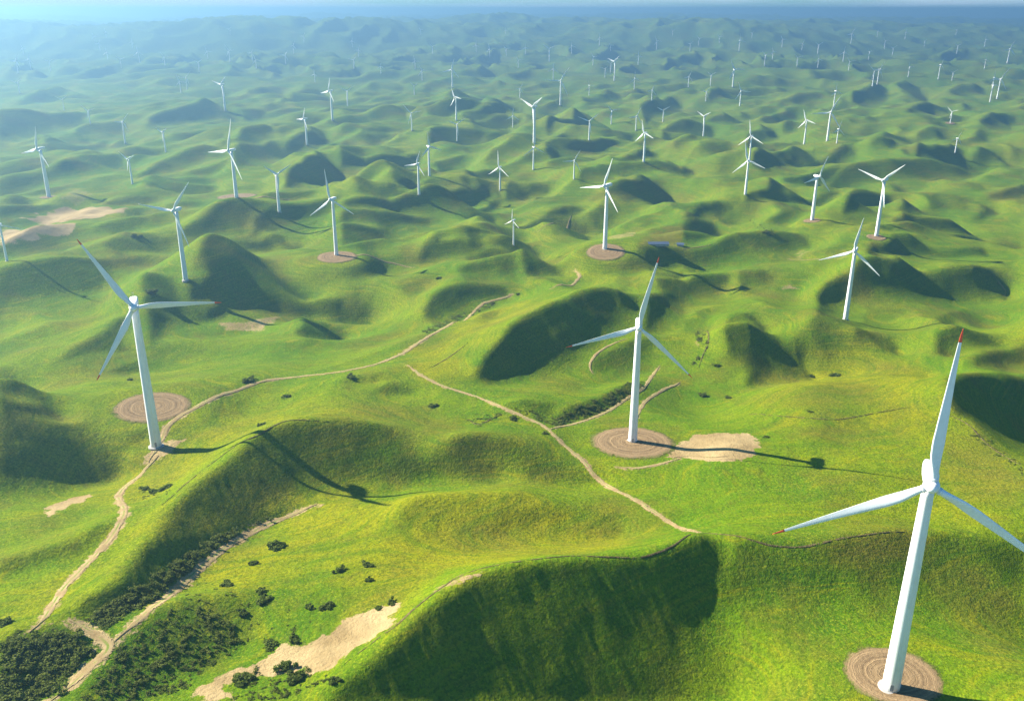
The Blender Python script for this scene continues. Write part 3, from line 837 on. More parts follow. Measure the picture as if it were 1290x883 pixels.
def loft(rings, cap=True):
    n = len(rings[0]); V = [p for r in rings for p in r]; F = []
    for i in range(len(rings) - 1):
        for k in range(n):
            F.append((i * n + k, i * n + (k + 1) % n, (i + 1) * n + (k + 1) % n, (i + 1) * n + k))
    if cap:
        F.append(tuple(range(n - 1, -1, -1))); F.append(tuple((len(rings) - 1) * n + k for k in range(n)))
    return V, F

def blade_rings(z0, z1, n, offs=0.0):
    """blade along +z, chord along x, thickness along y: round root, broad shoulder, slim tip"""
    out = []
    for i in range(n):
        f = z0 + (z1 - z0) * i / (n - 1); s = f
        chord = np.interp(s, [0, .04, .10, .18, .26, .45, .7, .9, .97, 1.0], [2.1, 2.1, 2.6, 3.3, 3.5, 2.7, 1.7, .9, .5, .12])
        thick = np.interp(s, [0, .04, .10, .18, .3, .6, .9, 1.0], [2.1, 2.1, 1.6, 1.1, .75, .45, .25, .10])
        tw = math.radians(np.interp(s, [0, .2, .5, 1.0], [16, 13, 6, 0]))
        rnd = np.interp(s, [0, .04, .16], [1, 1, 0])
        z = 1.5 + s * (BLADE - 1.5); pre = -1.6 * s * s       # leans out of the rotor plane a little
        ring = []
        for k in range(18):
            a = 2 * math.pi * k / 18; ca, sa = math.cos(a), math.sin(a)
            x = chord * (.5 * ca); sharp = (0.55 - 0.45 * ca) * (1 - rnd) + rnd
            y = thick * .5 * sa * sharp
            x += (1 - rnd) * chord * -.16
            x *= (1 + offs); y = y * (1 + offs) + (0.0)
            ring.append((x * math.cos(tw) - y * math.sin(tw), x * math.sin(tw) + y * math.cos(tw) + pre, z))
        out.append(ring)
    return out

def box_verts(x0, x1, y0, y1, z0, z1): return [(x, y, z) for z in (z0, z1) for x, y in ((x0, y0), (x1, y0), (x1, y1), (x0, y1))], [(3, 2, 1, 0), (4, 5, 6, 7), (0, 1, 5, 4), (1, 2, 6, 5), (2, 3, 7, 6), (3, 0, 4, 7)]

def make_turbine(red):
    t = bpy.data.objects.new('wind_turbine', None); COL.objects.link(t)
    prof = []
    for z in np.linspace(-1.5, 77.5, 22): prof.append((2.85 - (2.85 - 1.8) * max(z, 0) / 77.5, z))
    V, F = lathe(prof, 40); tw = mesh_obj('tower', V, F, M['white'], t)
    V, F = lathe([(4.1, -2.0), (4.1, .25), (3.9, .42), (3.2, .46)], 40); mesh_obj('foundation', V, F, M['concrete'], t, False)
    # door stands on the near side of the tower
    rings = []
    for z in (.9, 1.4, 3.0, 3.5):
        w = .55 if z in (1.4, 3.0) else .4
        rings.append([(-w, -2.88, z), (w, -2.88, z), (w, -2.5, z), (-w, -2.5, z)])
    V, F = loft(rings); mesh_obj('door', V, F, M['door'], tw, False)
    # nacelle: rounded long box behind the rotor
    rings = []
    for y, w, h, dz in ((-3.6, 1.5, 1.5, 0), (-3.0, 1.9, 1.85, 0), (-1.5, 2.15, 2.1, .05), (3.0, 2.2, 2.2, .1), (6.5, 2.0, 1.95, .2), (8.0, 1.6, 1.5, .3), (8.4, 1.1, 1.0, .35)):
        rings.append([(w * math.copysign(abs(math.cos(a)) ** .45, math.cos(a)), y, HUB_H + dz + h * math.copysign(abs(math.sin(a)) ** .45, math.sin(a))) for a in [2 * math.pi * k / 24 for k in range(24)]])
    V, F = loft(rings); nc = mesh_obj('nacelle', V, F, M['white'], t)
    V, F = box_verts(-.06, .06, 6.0, 6.12, HUB_H + 2.0, HUB_H + 4.2); W2, F2 = box_verts(-.7, .7, 6.0, 6.1, HUB_H + 4.2, HUB_H + 4.32)
    mesh_obj('wind_vane', V + W2, F + [tuple(i + 8 for i in f) for f in F2], M['door'], nc, False)
    # hub / spinner about the rotor axis (local -y)
    rings = []
    for y, r in ((-3.65, 1.75), (-4.2, 2.0), (-6.2, 2.15), (-7.4, 1.85), (-8.3, 1.25), (-8.75, .6), (-8.85, .15)):
        rings.append([(r * math.cos(a), y, HUB_H + r * math.sin(a)) for a in [2 * math.pi * k / 28 for k in range(28)]])
    V, F = loft(rings); mesh_obj('hub', V, F, M['white'], t)
    for k in range(3):
        V, F = loft(blade_rings(0, 1, 34)); b = mesh_obj('blade', V, F, M['white'], t)
        b.location = (0, -OVER, HUB_H)
        V, F = loft(blade_rings(.02, .03, 2, .16)); mesh_obj('root_collar', V, F, M['white'], b)
        if red:
            V, F = loft(blade_rings(.915, 1.0, 8, .08)); mesh_obj('blade_tip', V, F, M['red'], b)
    return t

PROTO = {}
def copy_tree(o, parent=None):
    c = o.copy(); COL.objects.link(c); c.parent = parent
    for ch in o.children: copy_tree(ch, c)
    return c

def fit_rotor(x, y, z, sc, tips):
    """yaw, phase and blade length that bring the blade tips where the photo shows them"""
    best = None
    yaws = np.radians(np.arange(-45, 46, 2.5)); ph = np.radians(np.arange(0, 120, 2.0))
    for L in (38, 42, 46, 50, 54, 58):
        for yw in yaws:
            ax = np.array([math.cos(yw), math.sin(yw)]); fw = np.array([math.sin(yw), -math.cos(yw)])
            hx, hy, hz = x + fw[0] * OVER * sc, y + fw[1] * OVER * sc, z + HUB_H * sc
            err = np.zeros(len(ph))
            P = []
            for k in range(3):
                a = ph + k * 2 * math.pi / 3
                P.append(project(hx + ax[0] * np.sin(a) * L * sc, hy + ax[1] * np.sin(a) * L * sc, hz + np.cos(a) * L * sc))
            for tx, ty in tips:
                err += np.min([np.hypot(px - tx, py - ty) for px, py in P], axis=0) ** 2
            i = int(np.argmin(err))
            e = err[i] + .002 * len(tips) * (math.degrees(yw) - 8) ** 2 * sc * .02
            if best is None or e < best[0]: best = (e, yw, ph[i], L, math.sqrt(err[i] / len(tips)))
    return best

GROUP = 'white three-bladed wind turbines standing over the hills'
def turbine(bx, by, hx, hy, label, tips=None, red=False, full=True):
    q = hit(bx, by)
    if q is None: print('no ground under', label); return
    x, y, z = q
    v = (hy - PH / 2) / FPX; sc = 1.0
    for _ in range(6):                                  # tower height that puts the hub where it is seen
        yh = y - OVER * sc
        hubz = CAM_Z - yh * (SP + v * CP) / (CP - v * SP); sc = (hubz - z) / HUB_H
    sc0 = sc; sc = min(max(sc, .40), 1.35)
    yaw, phs, L = math.radians(R.uniform(-14, 30)), R.uniform(0, 2.1), BLADE
    if tips:
        e, yaw, phs, L, px = fit_rotor(x, y, z, sc, tips)
    key = red
    if key not in PROTO:
        PROTO[key] = r = make_turbine(red)
    else: r = copy_tree(PROTO[key])
    r.location = (x, y, z); r.scale = (sc,) * 3; r.rotation_euler = (0, 0, yaw)
    k = 0
    for ch in r.children:
        if ch.name.startswith('blade'):
            ch.rotation_euler = (0, phs + k * 2 * math.pi / 3, 0); ch.scale = (1, 1, L / BLADE); k += 1
            if not full: ch.scale = (2.3, 2.3, L / BLADE)
            elif y > 1150: ch.scale = (1.5, 1.5, L / BLADE)
        elif full and y > 1150 and ch.name.startswith('tower'): ch.scale = (1.18, 1.18, 1)
        elif not full and ch.name.startswith('tower'): ch.scale = (1.35, 1.35, 1)
    if DEBUG: print('turbine %4d,%4d  y=%6.0f z=%5.1f hub=%5.1f sc0=%.2f yaw=%.0f %s' % (bx, by, y, z, hubz - z, sc0, math.degrees(yaw), ('fit %.1f L%d' % (px, L)) if tips else ''))
    return tag(r, label, 'wind turbine', GROUP)

T = turbine
T(1122, 866, 1168, 613, 'huge white turbine with red blade tips in the right foreground on a round raked pad', [(1201, 404), (954, 691), (1340, 752)], True)
T(197, 562, 168, 388, 'big white turbine with red blade tips beside the dirt track at left', [(92, 303), (102, 498), (265, 379)], True)
T(797, 556, 804, 413, 'white turbine in the middle valley on a round earth pad beside a bare patch', [(831, 330), (713, 440), (870, 479)], True)
W = [
 (1065, 403, 1077, 317, 'white turbine on the dark green hill crest at right, nearest behind the huge one', [(1090, 273), (1107, 342), (1036, 325)]),
 (1104, 298, 1111, 228, 'white turbine with two blades in a wide V, at right beyond the dark crest', [(1083, 217), (1141, 204), (1109, 262)]),
 (1023, 278, 1029, 223, 'white turbine on a small bare pad, left neighbour of the wide V at right', [(1036, 198), (1010, 230), (1041, 243)]),
 (762, 314, 763, 235, 'white turbine on a round pinkish pad near the middle, one blade level to the left', [(774, 192), (735, 235), (778, 270)]),
 (647, 309, 647, 279, 'short stubby white turbine alone on the low rise at the very centre', [(640, 266), (656, 292), (646, 268)]),
 (424, 322, 418, 252, 'white wind turbine on a round bare pad left of centre, one blade straight up', [(411, 207), (398, 264), (452, 267)]),
 (234, 353, 220, 266, 'white wind turbine above the big dark hill at left, blades up right and level left', [(239, 223), (173, 257), (231, 305)]),
 (298, 249, 289, 190, 'tall white turbine on a wide bare pad in the left distance, one blade up', [(305, 132), (264, 198), (296, 232)]),
 (352, 267, 349, 220, 'white turbine with two upturned blades, just right of the wide bare pad', [(337, 215), (373, 207), (350, 246)]),
 (62, 249, 48, 188, 'white wind turbine in the left distance above the pink bare field, one blade straight up', [(52, 162), (35, 187), (66, 198)]),
 (167, 232, 163, 201, 'small white turbine on the hazy left slope just above the pink field', [(155, 195), (172, 196), (161, 214)]),
 (9, 329, -3, 284, 'white turbine cut by the left picture edge, only its lower tower in view', None),
 (528, 245, 527, 207, 'white turbine with a blade level to the left, at the dark hill left of centre', [(512, 210), (529, 198), (538, 222)]),
 (541, 222, 542, 185, 'white turbine with one blade straight up, close behind one with a level blade', [(540, 164), (557, 183), (530, 192)]),
 (630, 240, 629, 211, 'white wind turbine standing in the centre distance with its blades in a clear three-pointed star', [(625, 185), (615, 215), (642, 221)]),
 (672, 214, 672, 186, 'white wind turbine low in front of the tall V-bladed one in the centre distance', None),
 (673, 181, 673, 135, 'tall white turbine with two blades in a V, top centre against a teal hill', [(685, 124), (660, 127), (673, 158)]),
 (723, 226, 723, 213, 'tiny white turbine on the slope left of the dark round hill near the centre', None),
 (811, 204, 813, 168, 'white turbine in the distance right of centre, left of the dark shaded hill', [(808, 156), (823, 174), (804, 174)]),
 (939, 245, 942, 203, 'nearer white turbine of the overlapping pair right of centre, one blade straight up', [(938, 178), (965, 212), (922, 217)]),
 (944, 203, 940, 172, 'white wind turbine partly behind the nearer one of the overlapping pair right of centre', [(942, 135), (948, 160), (935, 180)]),
 (1013, 182, 1015, 152, 'white turbine on the green rise at right, a blade raised to the upper left', [(1009, 138), (1023, 158), (1004, 163)]),
 (1042, 178, 1044, 142, 'white wind turbine just right of the one on the green rise', None),
 (1050, 137, 1054, 115, 'white wind turbine with one blade straight up above two others on the right', [(1054, 102), (1062, 118), (1047, 119)]),
 (886, 172, 887, 147, 'white turbine with blades in a shallow V over the dark hill right of centre', [(880, 141), (895, 143), (887, 162)]),
 (1099, 109, 1104, 90, 'white wind turbine, left one of the crossed pair far off at right', None),
 (1105, 107, 1108, 88, 'white wind turbine, right one of the crossed pair far off at right', None),
 (1182, 100, 1184, 82, 'small white wind turbine left of the dark blue hill in the far right', [(1188, 75), (1178, 86), (1186, 90)]),
 (1247, 129, 1248, 108, 'small white wind turbine near the right edge, left one of two standing close together', None),
 (1256, 125, 1259, 100, 'small white turbine near the right edge, right and taller of two close together', None),
 (1197, 156, 1198, 142, 'small white wind turbine on a pale bare strip at far right', [(1190, 135), (1204, 144), (1196, 152)]),
 (1203, 193, 1204, 183, 'tiny white wind turbine on the pale slope at right beyond the dark hill', None),
 (576, 178, 575, 157, 'nearer of two white turbines lined up behind each other above the dark oval hill', None),
 (575, 152, 574, 123, 'farther of two white turbines lined up behind each other above the dark oval hill', [(566, 134), (580, 118), (582, 131)]),
 (519, 165, 518, 143, 'thin white wind turbine on the left of the dark oval hill in the middle distance', None),
 (742, 177, 742, 153, 'white wind turbine standing before the large dark teal hill in the centre distance', None),
 (706, 133, 705, 102, 'white wind turbine on the pale plain above the dark teal hill', None),
 (742, 121, 743, 108, 'tiny white turbine beside a small dark hill right of the pale plain', None),
 (774, 102, 774, 78, 'white wind turbine with spread blades at the end of the long dark ridge', [(768, 76), (780, 74), (775, 86)]),
 (762, 98, 762, 87, 'tiny white wind turbine on the long dark ridge, left of the one with spread blades', None),
 (419, 152, 417, 115, 'tall thin white turbine left of centre in the hazy hills, blades bunched at top', [(420, 100), (411, 117), (422, 125)]),
 (387, 183, 382, 150, 'white turbine on the sunlit rise left of centre, a blade to the upper right', [(386, 136), (374, 153), (384, 163)]),
 (284, 140, 278, 107, 'white wind turbine with two raised blades in the hazy left distance', [(271, 97), (285, 98), (265, 108)]),
 (236, 113, 236, 98, 'small white wind turbine left of the one with raised blades in the hazy left distance', None),
 (209, 192, 206, 167, 'small white wind turbine on the sunlit left slope with a dangling blade', [(197, 160), (212, 162), (208, 175)]),
 (158, 181, 153, 154, 'white turbine on the hazy left ridge, above and right of the pink field', [(163, 144), (145, 153), (161, 160)]),
 (114, 157, 112, 140, 'faint white wind turbine against the broad grey shaded hill at upper left', None),
 (81, 139, 81, 131, 'tiny faint white wind turbine on top of the broad grey shaded hill at upper left', None),
 (438, 134, 437, 115, 'thin white wind turbine right of the tall one with bunched blades', None),
]
for a in W: T(*a)
FAR = [(25, 118, 24, 105), (23, 92, 23, 77), (39, 88, 37, 75), (176, 80, 175, 66), (290, 78, 290, 64), (262, 75, 262, 65), (370, 68, 370, 58),
       (397, 104, 396, 96), (480, 93, 480, 87), (523, 87, 523, 77), (522, 120, 521, 108), (570, 110, 570, 88), (617, 73, 617, 62), (638, 71, 638, 62), (653, 86, 653, 76),
       (692, 78, 692, 62), (697, 100, 697, 87), (755, 58, 755, 48), (769, 65, 769, 58), (827, 63, 827, 52), (821, 127, 821, 117), (835, 154, 835, 143),
       (801, 165, 801, 147), (770, 157, 770, 140), (867, 110, 867, 97), (895, 108, 895, 95), (923, 110, 922, 88), (931, 65, 931, 51), (963, 83, 963, 70),
       (889, 128, 889, 118), (932, 134, 932, 115), (1054, 181, 1054, 166), (1062, 78, 1061, 66), (1072, 55, 1071, 43), (1114, 62, 1116, 52), (1164, 60, 1163, 52), (1199, 102, 1199, 92),
       (1269, 80, 1270, 62), (655, 124, 656, 113), (646, 161, 645, 149), (1240, 60, 1240, 50), (985, 60, 985, 50), (1030, 68, 1030, 57), (1140, 50, 1140, 41), (880, 58, 880, 49), (600, 66, 600, 57), (452, 72, 452, 63), (545, 68, 545, 59), (720, 68, 720, 58), (1205, 68, 1205, 58)]
fr = random.Random(5)
while len(FAR) < 92:
    p = (fr.randrange(20, 1275), fr.randrange(44, 118))
    if all(abs(p[0] - q[0]) + abs(p[1] - q[1]) * 2 > 24 for q in FAR): FAR.append((p[0], p[1], p[0], p[1] - round(6 + (p[1] - 40) * .11)))
ORD = ['first', 'second', 'third', 'fourth', 'fifth', 'sixth', 'seventh', 'eighth', 'ninth', 'tenth', 'eleventh', 'twelfth', 'thirteenth', 'fourteenth',
       'fifteenth', 'sixteenth', 'seventeenth', 'eighteenth', 'nineteenth', 'twentieth', 'twenty-first', 'twenty-second', 'twenty-third', 'twenty-fourth', 'twenty-fifth', 'twenty-sixth', 'twenty-seventh', 'twenty-eighth', 'twenty-ninth', 'thirtieth']
def band(p): return (0 if p[1] < 90 else 1, min(int(p[0] / 430), 2))
SIDE = ('left', 'middle', 'right')
for b in range(2):
    for c in range(3):
        row = sorted([p for p in FAR if band(p) == (b, c)])
        for i, p in enumerate(row):
            T(*p, ('tiny pale turbine in the blue haze, ' if b == 0 else 'tiny white turbine among hazy middle hills, ') + ORD[i] + ' from left in the ' + SIDE[c] + ' third', full=False)

# ------------------------------------------------------------------ bushes
def bush_mesh(seed, lumps, leaves, spread):
    r = np.random.default_rng(seed)
    V = []; F = []
    cs = [(r.normal(0, .46 * spread), r.normal(0, .36 * spread), r.uniform(.12, .62), r.uniform(.16, .46)) for _ in range(lumps)]
    for cx, cy, cz, cr in cs:
        for _ in range(leaves):
            d = r.normal(size=3); d /= np.linalg.norm(d); rad = cr * r.uniform(.25, 1.35) ** .7
            p = np.array([cx, cy, cz * .85]) + d * rad * np.array([1, 1, .85])
            if p[2] < -.05: continue
            a = r.normal(size=3); a /= np.linalg.norm(a); n = d * .7 + r.normal(size=3) * .6
            t = np.cross(n, a); t /= np.linalg.norm(t); u = np.cross(n, t); u /= np.linalg.norm(u)
            s = r.uniform(.05, .15); k = len(V)
            for e, f in ((-1, -.7), (1, -.5), (.7, .8), (-.6, .6)): V.append(p + t * s * e + u * s * f)
            F.append((k, k + 1, k + 2, k + 3))
    return V, F
def stem_mesh(seed):
    r = np.random.default_rng(seed); V = []; F = []
    for q in range(5):
        a = q * 1.3 + r.uniform(0, .5); rings = []
        for f in (0, .5, 1):
            rad = .05 * (1 - .7 * f)
            cx, cy, cz = math.cos(a) * .3 * f, math.sin(a) * .3 * f, -.15 + .75 * f
            rings.append([(cx + rad * math.cos(b), cy + rad * math.sin(b), cz) for b in (0, 1.57, 3.14, 4.71)])
        v, f_ = loft(rings); k = len(V); V += v; F += [tuple(i + k for i in f) for f in f_]
    return V, F
BUSH = []
for s in range(4):
    b = bpy.data.objects.new('bush', None); COL.objects.link(b)
    V, F = bush_mesh(20 + s, 13, 120, 1.0); mesh_obj('foliage', V, F, M['bush'], b, False)
    V, F = stem_mesh(40 + s); mesh_obj('stems', V, F, M['bark'], b)
    BUSH.append(b)
used = set()
def bush(px, py, rpx, label, group=None):
    q = hit(px, py)
    if q is None: return
    x, y, z = q; dist = math.sqrt(x * x + y * y + (CAM_Z - z) ** 2)
    k = R.randrange(4)
    b = BUSH[k] if k not in used else copy_tree(BUSH[k]); used.add(k)
    s = rpx * dist / FPX
    b.location = (x, y, z - .05 * s); b.scale = (s * R.uniform(.9, 1.15), s * R.uniform(.9, 1.15), s * R.uniform(.75, 1.0)); b.rotation_euler = (0, 0, R.uniform(0, 6.28))
    return tag(b, label, 'bush', group)
G1 = 'dark green bushes scattered over the slopes'
for a in [(350, 689, 10.5, 'largest round dark bush alone on the sunlit slope at lower left, with a long shadow'),
 (288, 736, 7.5, 'round dark bush left of two dark bushes one above the other, lower left slope'),
 (330, 745, 6.5, 'upper of two dark bushes one above the other on the lower left slope'),
 (335, 757, 8.0, 'lower and wider of two dark bushes one above the other on the lower left slope'),
 (305, 774, 6.5, 'dark bush below the stacked pair, beside a brown bare spot on the lower left slope'),
 (390, 764, 5.5, 'left one of two low bushes side by side above the sandy bank'),
 (410, 764, 7.0, 'right one of two low bushes side by side above the sandy bank'),
 (318, 710, 5.5, 'small bush up the slope left of the largest round bush'),
 (427, 719, 7.0, 'left one of a cluster of three bushes on the sunlit slope'),
 (463, 712, 6.5, 'right upper one of a cluster of three bushes on the sunlit slope'),
 (464, 731, 5.0, 'lowest one of a cluster of three bushes on the sunlit slope'),
 (494, 759, 6.0, 'dark bush at the upper end of the pale sandy bank'),
 (478, 766, 5.0, 'small bush overhanging the upper edge of the pale sandy bank'),
 (304, 856, 12, 'leafy green bush at the lower left foot of the sandy bank'),
 (360, 842, 11, 'leafy green bush growing in the middle of the sandy bank'),
 (371, 856, 12, 'widest leafy green bush in front of the sandy bank at the bottom of the picture'),
 (421, 857, 8, 'bush on the grass right of the sandy bank at the bottom of the picture'),
 (338, 815, 9, 'bush on the scrubby slope just above the sandy bank'),
 (371, 806, 8, 'bush against the upper edge of the sandy bank, middle of its length'),
 (5, 786, 8, 'dark bush at the left edge of the picture above the thicket'),
 (208, 616, 6.5, 'right bush of a ragged clump under the left turbine pad track'),
 (195, 620, 5.5, 'middle bush of a ragged clump under the left turbine pad track'),
 (183, 617, 5.5, 'left bush of a ragged clump under the left turbine pad track'),
 (316, 479, 6.0, 'right bush of a pair by the bend of the dirt track'),
 (307, 481, 4.5, 'left bush of a pair by the bend of the dirt track'),
 (328, 536, 5.0, 'small bush on the crest of the shaded ridge at left'),
 (362, 500, 4.5, 'small bush on the rough grass below the dirt track at left'),
 (442, 475, 6.0, 'dark bush on the edge of the dirt track left of the big central hill'),
 (547, 512, 5.0, 'small bush on the green flat below the big central hill'),
 (685, 546, 3.6, 'small dark bush where the valley tracks fork'),
 (647, 527, 5.5, 'bush beside the ditch left of the valley track'),
 (1023, 474, 3.6, 'left one of two small bushes under the sunlit right-hand hill'),
 (1050, 473, 5.2, 'right one of two small bushes under the sunlit right-hand hill'),
 (885, 499, 6.0, 'dark bush at the top of the right-hand meadow, left one of two'),
 (918, 501, 4.2, 'dark bush at the top of the right-hand meadow, right one of two'),
 (902, 461, 4.0, 'small bush on the brown flank of the hill right of the middle turbine'),
 (1020, 519, 3.0, 'tiny bush in the middle of the right-hand meadow'),
 (966, 551, 3.0, 'small grey green bush at the right end of the bare patch'),
 (163, 479, 3.5, 'small bush above the round earth pad at left'),
 (167, 298, 4.0, 'left one of a pair of dark bushes beyond the left turbine'),
 (176, 298, 3.2, 'right one of a pair of dark bushes beyond the left turbine'),
 (190, 368, 6.5, 'wide dark bush on the sunlit ridge above the left turbine hub'),
 (552, 351, 3.2, 'small dark bush on the bright ridge in the centre'),
 (652, 371, 2.8, 'tiny bush beside the track behind the big central hill')]:
    bush(*a, G1)

# dense scrub of the gullies: one mass
def in_poly(p, poly):
    c = False
    for (ax, ay), (bx, by) in zip(poly, poly[1:] + poly[:1]):
        if (ay > p[1]) != (by > p[1]) and p[0] < (bx - ax) * (p[1] - ay) / (by - ay) + ax: c = not c
    return c
def scrub(name, mat, zones, seed):
    rr = random.Random(seed); VV = []; FF = []; base = 0
    src = [bush_mesh(60 + s, 5, 55, 1.15) for s in range(5)]
    src = [(np.array(v), f) for v, f in src]
    for poly, num, smin, smax in zones:
        xs = [p[0] for p in poly]; ys = [p[1] for p in poly]; n = 0; tries = 0
        while n < num and tries < num * 30:
            tries += 1
            p = (rr.uniform(min(xs), max(xs)), rr.uniform(min(ys), max(ys)))
            if not in_poly(p, poly): continue
            q = hit(*p)
            if q is None: continue
            on = False
            for nm, wd, wear, L in TRACK_LINES:
                if nm == 'dirt_track' and np.min(np.hypot(L[:, 0] - q[0], L[:, 1] - q[1])) < wd * .6 + smin * .5: on = True; break
            if on: continue
            n += 1
            V, F = src[rr.randrange(5)]; s = smin + (smax - smin) * rr.random() ** 2.2; a = rr.uniform(0, 6.28)
            ca, sa = math.cos(a), math.sin(a)
            P = np.stack([(V[:, 0] * ca - V[:, 1] * sa) * s * 1.2, (V[:, 0] * sa + V[:, 1] * ca) * s * 1.2, V[:, 2] * s * .85], 1) + np.array([q[0], q[1], q[2] - .08 * s])
            VV.append(P); FF += [tuple(i + base for i in f) for f in F]; base += len(P)
    o = mesh_obj(name, np.concatenate(VV).tolist(), FF, mat, None, False)
    return tag(o, kind='stuff')
tag(scrub('scrub_thicket', M['scrub'], [(tpts('D1', '0,548 120,528 250,530 355,565 350,600 250,700 180,780 0,789'), 250, .8, 3.2)], 3), 'dark dense thicket filling the bottom left corner', 'scrub')
tag(scrub('scrub', M['scrub'], [
    (tpts('D1', '330,480 450,400 600,300 760,200 830,160 1000,90 1040,100 880,190 760,270 620,380 500,440 400,520'), 300, .7, 2.6),
    (tpts('D1', '430,600 650,450 760,400 900,540 900,600 700,740 500,789 300,789'), 320, .4, 1.9),
    (tpts('D1', '880,740 900,680 1050,650 1150,660 1250,690 1200,789 860,789'), 55, .5, 1.8),
    (tpts('D1', '560,380 760,330 1000,380 1200,470 1150,550 900,620 800,420'), 60, .3, 1.0),
    (tpts('C2', '790,465 830,420 960,370 1080,310 1160,300 1130,330 1050,380 930,440 830,475'), 170, .6, 2.6),
    (tpts('C2', '600,395 700,400 780,440 800,465 760,455 680,420'), 60, .4, 1.4),
    (tpts('C2', '310,110 380,75 470,40 570,0 590,8 500,52 400,92 330,122'), 120, .6, 2.2),
    (tpts('C2', '470,445 520,475 560,455 610,430 600,420 520,440'), 40, .4, 1.3),
    (tpts('C3', '40,120 100,100 110,160 70,210 40,250 30,240 80,180'), 55, .6, 2.2),
    (tpts('C1', '480,720 560,690 640,690 650,740 560,760'), 40, .3, 1.0),
    (tpts('C3', '1010,440 1040,440 1290,610 1290,660 1140,560'), 50, .4, 1.5),
    (tpts('B3', '250,290 340,330 350,350 310,350'), 40, .8, 2.5)], 5), 'low tangled scrub along the gullies and slopes', 'scrub')

# ------------------------------------------------------------------ farm yard under the bare scar right of centre
def shed(px, py, w, d, h, rz, name, label):
    q = hit(px, py); e = bpy.data.objects.new(name, None); COL.objects.link(e); e.location = (q[0], q[1], q[2] - .6); e.rotation_euler = (0, 0, rz)
    V, F = box_verts(-w / 2, w / 2, -d / 2, d / 2, 0, h + .6); mesh_obj('wall', V, F, M['wall'], e, False)
    r = [[(x, -d / 2 - .5, h + .55), (x, 0, h + .6 + d * .22), (x, d / 2 + .5, h + .55), (x, 0, h + .35 + d * .22 - .15)] for x in (-w / 2 - .6, w / 2 + .6)]
    V, F = loft(r); mesh_obj('roof', V, F, M['roofing'], e, False)
    for x in np.arange(-w / 2 + 4, w / 2 - 3, 7.0):
        V, F = box_verts(x - 1.4, x + 1.4, -d / 2 - .05, -d / 2 + .1, .7, min(h, 3.4)); mesh_obj('door', V, F, M['door'], e, False)
    return tag(e, label, 'shed')
shed(829, 309, 24, 9, 2.4, .06, 'farm_shed', 'long low shed with a blue grey roof below the brown scarred hill')
shed(857, 310, 8, 7, 2.6, -.2, 'farm_shed', 'small pale shed right of the long low shed')

# ------------------------------------------------------------------ haze, sky, sun, camera
def haze(density, color, aniso):
    V, F = box_verts(-18500, 18500, -160, 17900, float(GZ.min()) - 1.0, max(float(GZ.max()), CAM_Z) + 12.0)
    m = bpy.data.materials.new('haze air'); m.use_nodes = True; t = m.node_tree; t.nodes.clear()
    o = t.nodes.new('ShaderNodeOutputMaterial'); v = t.nodes.new('ShaderNodeVolumePrincipled')
    v.inputs['Color'].default_value = (*color, 1); v.inputs['Density'].default_value = density; v.inputs['Anisotropy'].default_value = aniso
    t.links.new(v.outputs[0], o.inputs['Volume'])
    return tag(mesh_obj('haze', V, F, m, None, False), kind='stuff')
HAZE = haze(*HAZE_ARGS)

w = bpy.data.worlds.new('World'); scene.world = w; w.use_nodes = True
nt = w.node_tree; bg = nt.nodes['Background']
sky = nt.nodes.new('ShaderNodeTexSky'); sky.sky_type = 'NISHITA'; sky.sun_disc = False
sky.sun_elevation = SUN_EL
# light arrives from the left and ahead: azimuth measured clockwise from +Y
AZS = math.atan2(-SDX, -SDY)
sky.sun_rotation = AZS
sky.air_density = 1.0; sky.dust_density = .6; sky.ozone_density = 3.0
tint = nt.nodes.new('ShaderNodeMix'); tint.data_type = 'RGBA'; tint.blend_type = 'MULTIPLY'; tint.inputs[0].default_value = 1
tint.inputs[7].default_value = (.34, .80, 1.0, 1)          # a clear, cold blue sky
nt.links.new(sky.outputs[0], tint.inputs[6])
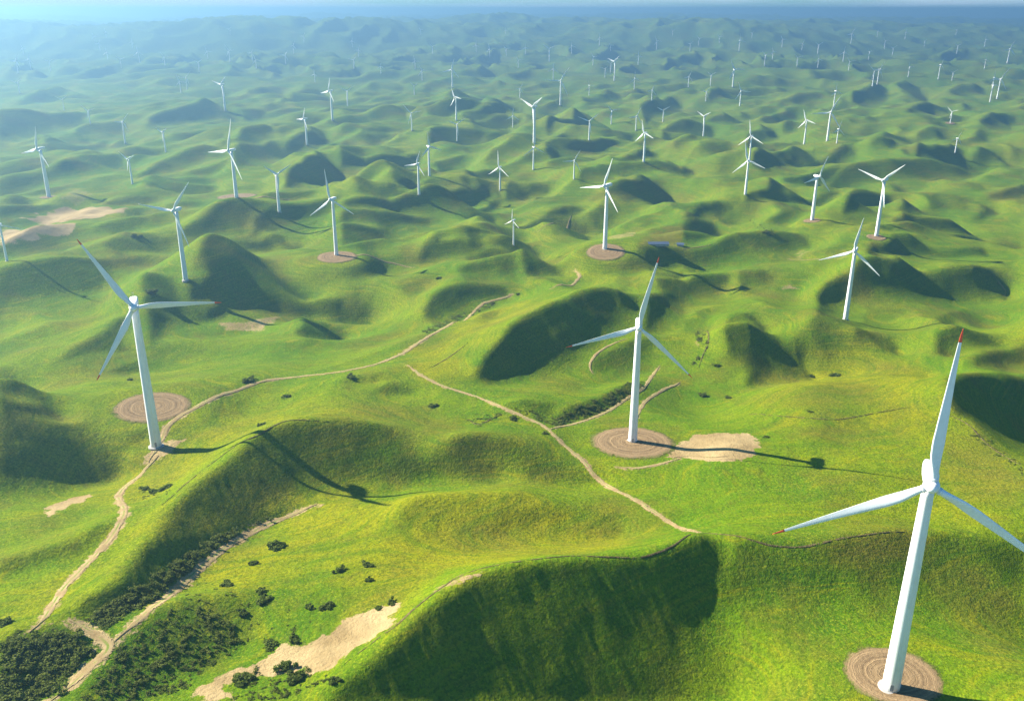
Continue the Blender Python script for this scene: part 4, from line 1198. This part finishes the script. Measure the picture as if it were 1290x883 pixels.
# thin pale cloud lying low along the horizon
tc = nt.nodes.new('ShaderNodeTexCoord'); mp = nt.nodes.new('ShaderNodeMapping'); mp.inputs['Scale'].default_value = (3, 3, 60)
nz = nt.nodes.new('ShaderNodeTexNoise'); nz.inputs['Scale'].default_value = 1.0; nz.inputs['Detail'].default_value = 5; nz.inputs['Roughness'].default_value = .6
sx = nt.nodes.new('ShaderNodeSeparateXYZ'); lo = nt.nodes.new('ShaderNodeMapRange'); cl = nt.nodes.new('ShaderNodeMapRange'); mu = nt.nodes.new('ShaderNodeMath'); mu.operation = 'MULTIPLY'
for k, v in zip((1, 2, 3, 4), (.02, .16, 1, 0)): lo.inputs[k].default_value = v
for k, v in zip((1, 2, 3, 4), (.36, .60, .25, 1)): cl.inputs[k].default_value = v
nt.links.new(tc.outputs['Generated'], mp.inputs[0]); nt.links.new(mp.outputs[0], nz.inputs['Vector']); nt.links.new(nz.outputs['Fac'], cl.inputs[0])
nt.links.new(tc.outputs['Generated'], sx.inputs[0]); nt.links.new(sx.outputs[2], lo.inputs[0]); nt.links.new(lo.outputs[0], mu.inputs[0]); nt.links.new(cl.outputs[0], mu.inputs[1])
cm = nt.nodes.new('ShaderNodeMix'); cm.data_type = 'RGBA'; cm.inputs[7].default_value = (3.6, 4.7, 5.6, 1)
nt.links.new(mu.outputs[0], cm.inputs[0]); nt.links.new(tint.outputs[2], cm.inputs[6]); nt.links.new(cm.outputs[2], bg.inputs[0]); bg.inputs[1].default_value = SKY_STRENGTH

sd = bpy.data.lights.new('sun', 'SUN'); sd.energy = SUN_STRENGTH; sd.angle = math.radians(.53); sd.color = (1.0, .92, .78)
so = bpy.data.objects.new('sun', sd); COL.objects.link(so)
from mathutils import Vector
so.rotation_euler = Vector((SDX * math.cos(SUN_EL), SDY * math.cos(SUN_EL), -math.sin(SUN_EL))).to_track_quat('-Z', 'Y').to_euler()
so.location = (-300, 200, 400)

cd = bpy.data.cameras.new('camera'); co = bpy.data.objects.new('camera', cd); COL.objects.link(co)
co.location = (0, 0, CAM_Z); co.rotation_euler = (math.pi / 2 - PITCH, 0, 0)
cd.sensor_width = 36; cd.sensor_fit = 'HORIZONTAL'; cd.lens = FPX / PW * 36; cd.clip_start = 1; cd.clip_end = 60000
scene.camera = co
vs = scene.view_settings; vs.view_transform = 'Standard'; vs.look = 'None'; vs.exposure = EXPOSURE; vs.gamma = 1
cy = scene.cycles
cy.max_bounces = 4; cy.diffuse_bounces = 1; cy.glossy_bounces = 2; cy.volume_bounces = 0; cy.transparent_max_bounces = 8
cy.use_denoising = True; cy.sample_clamp_indirect = 8
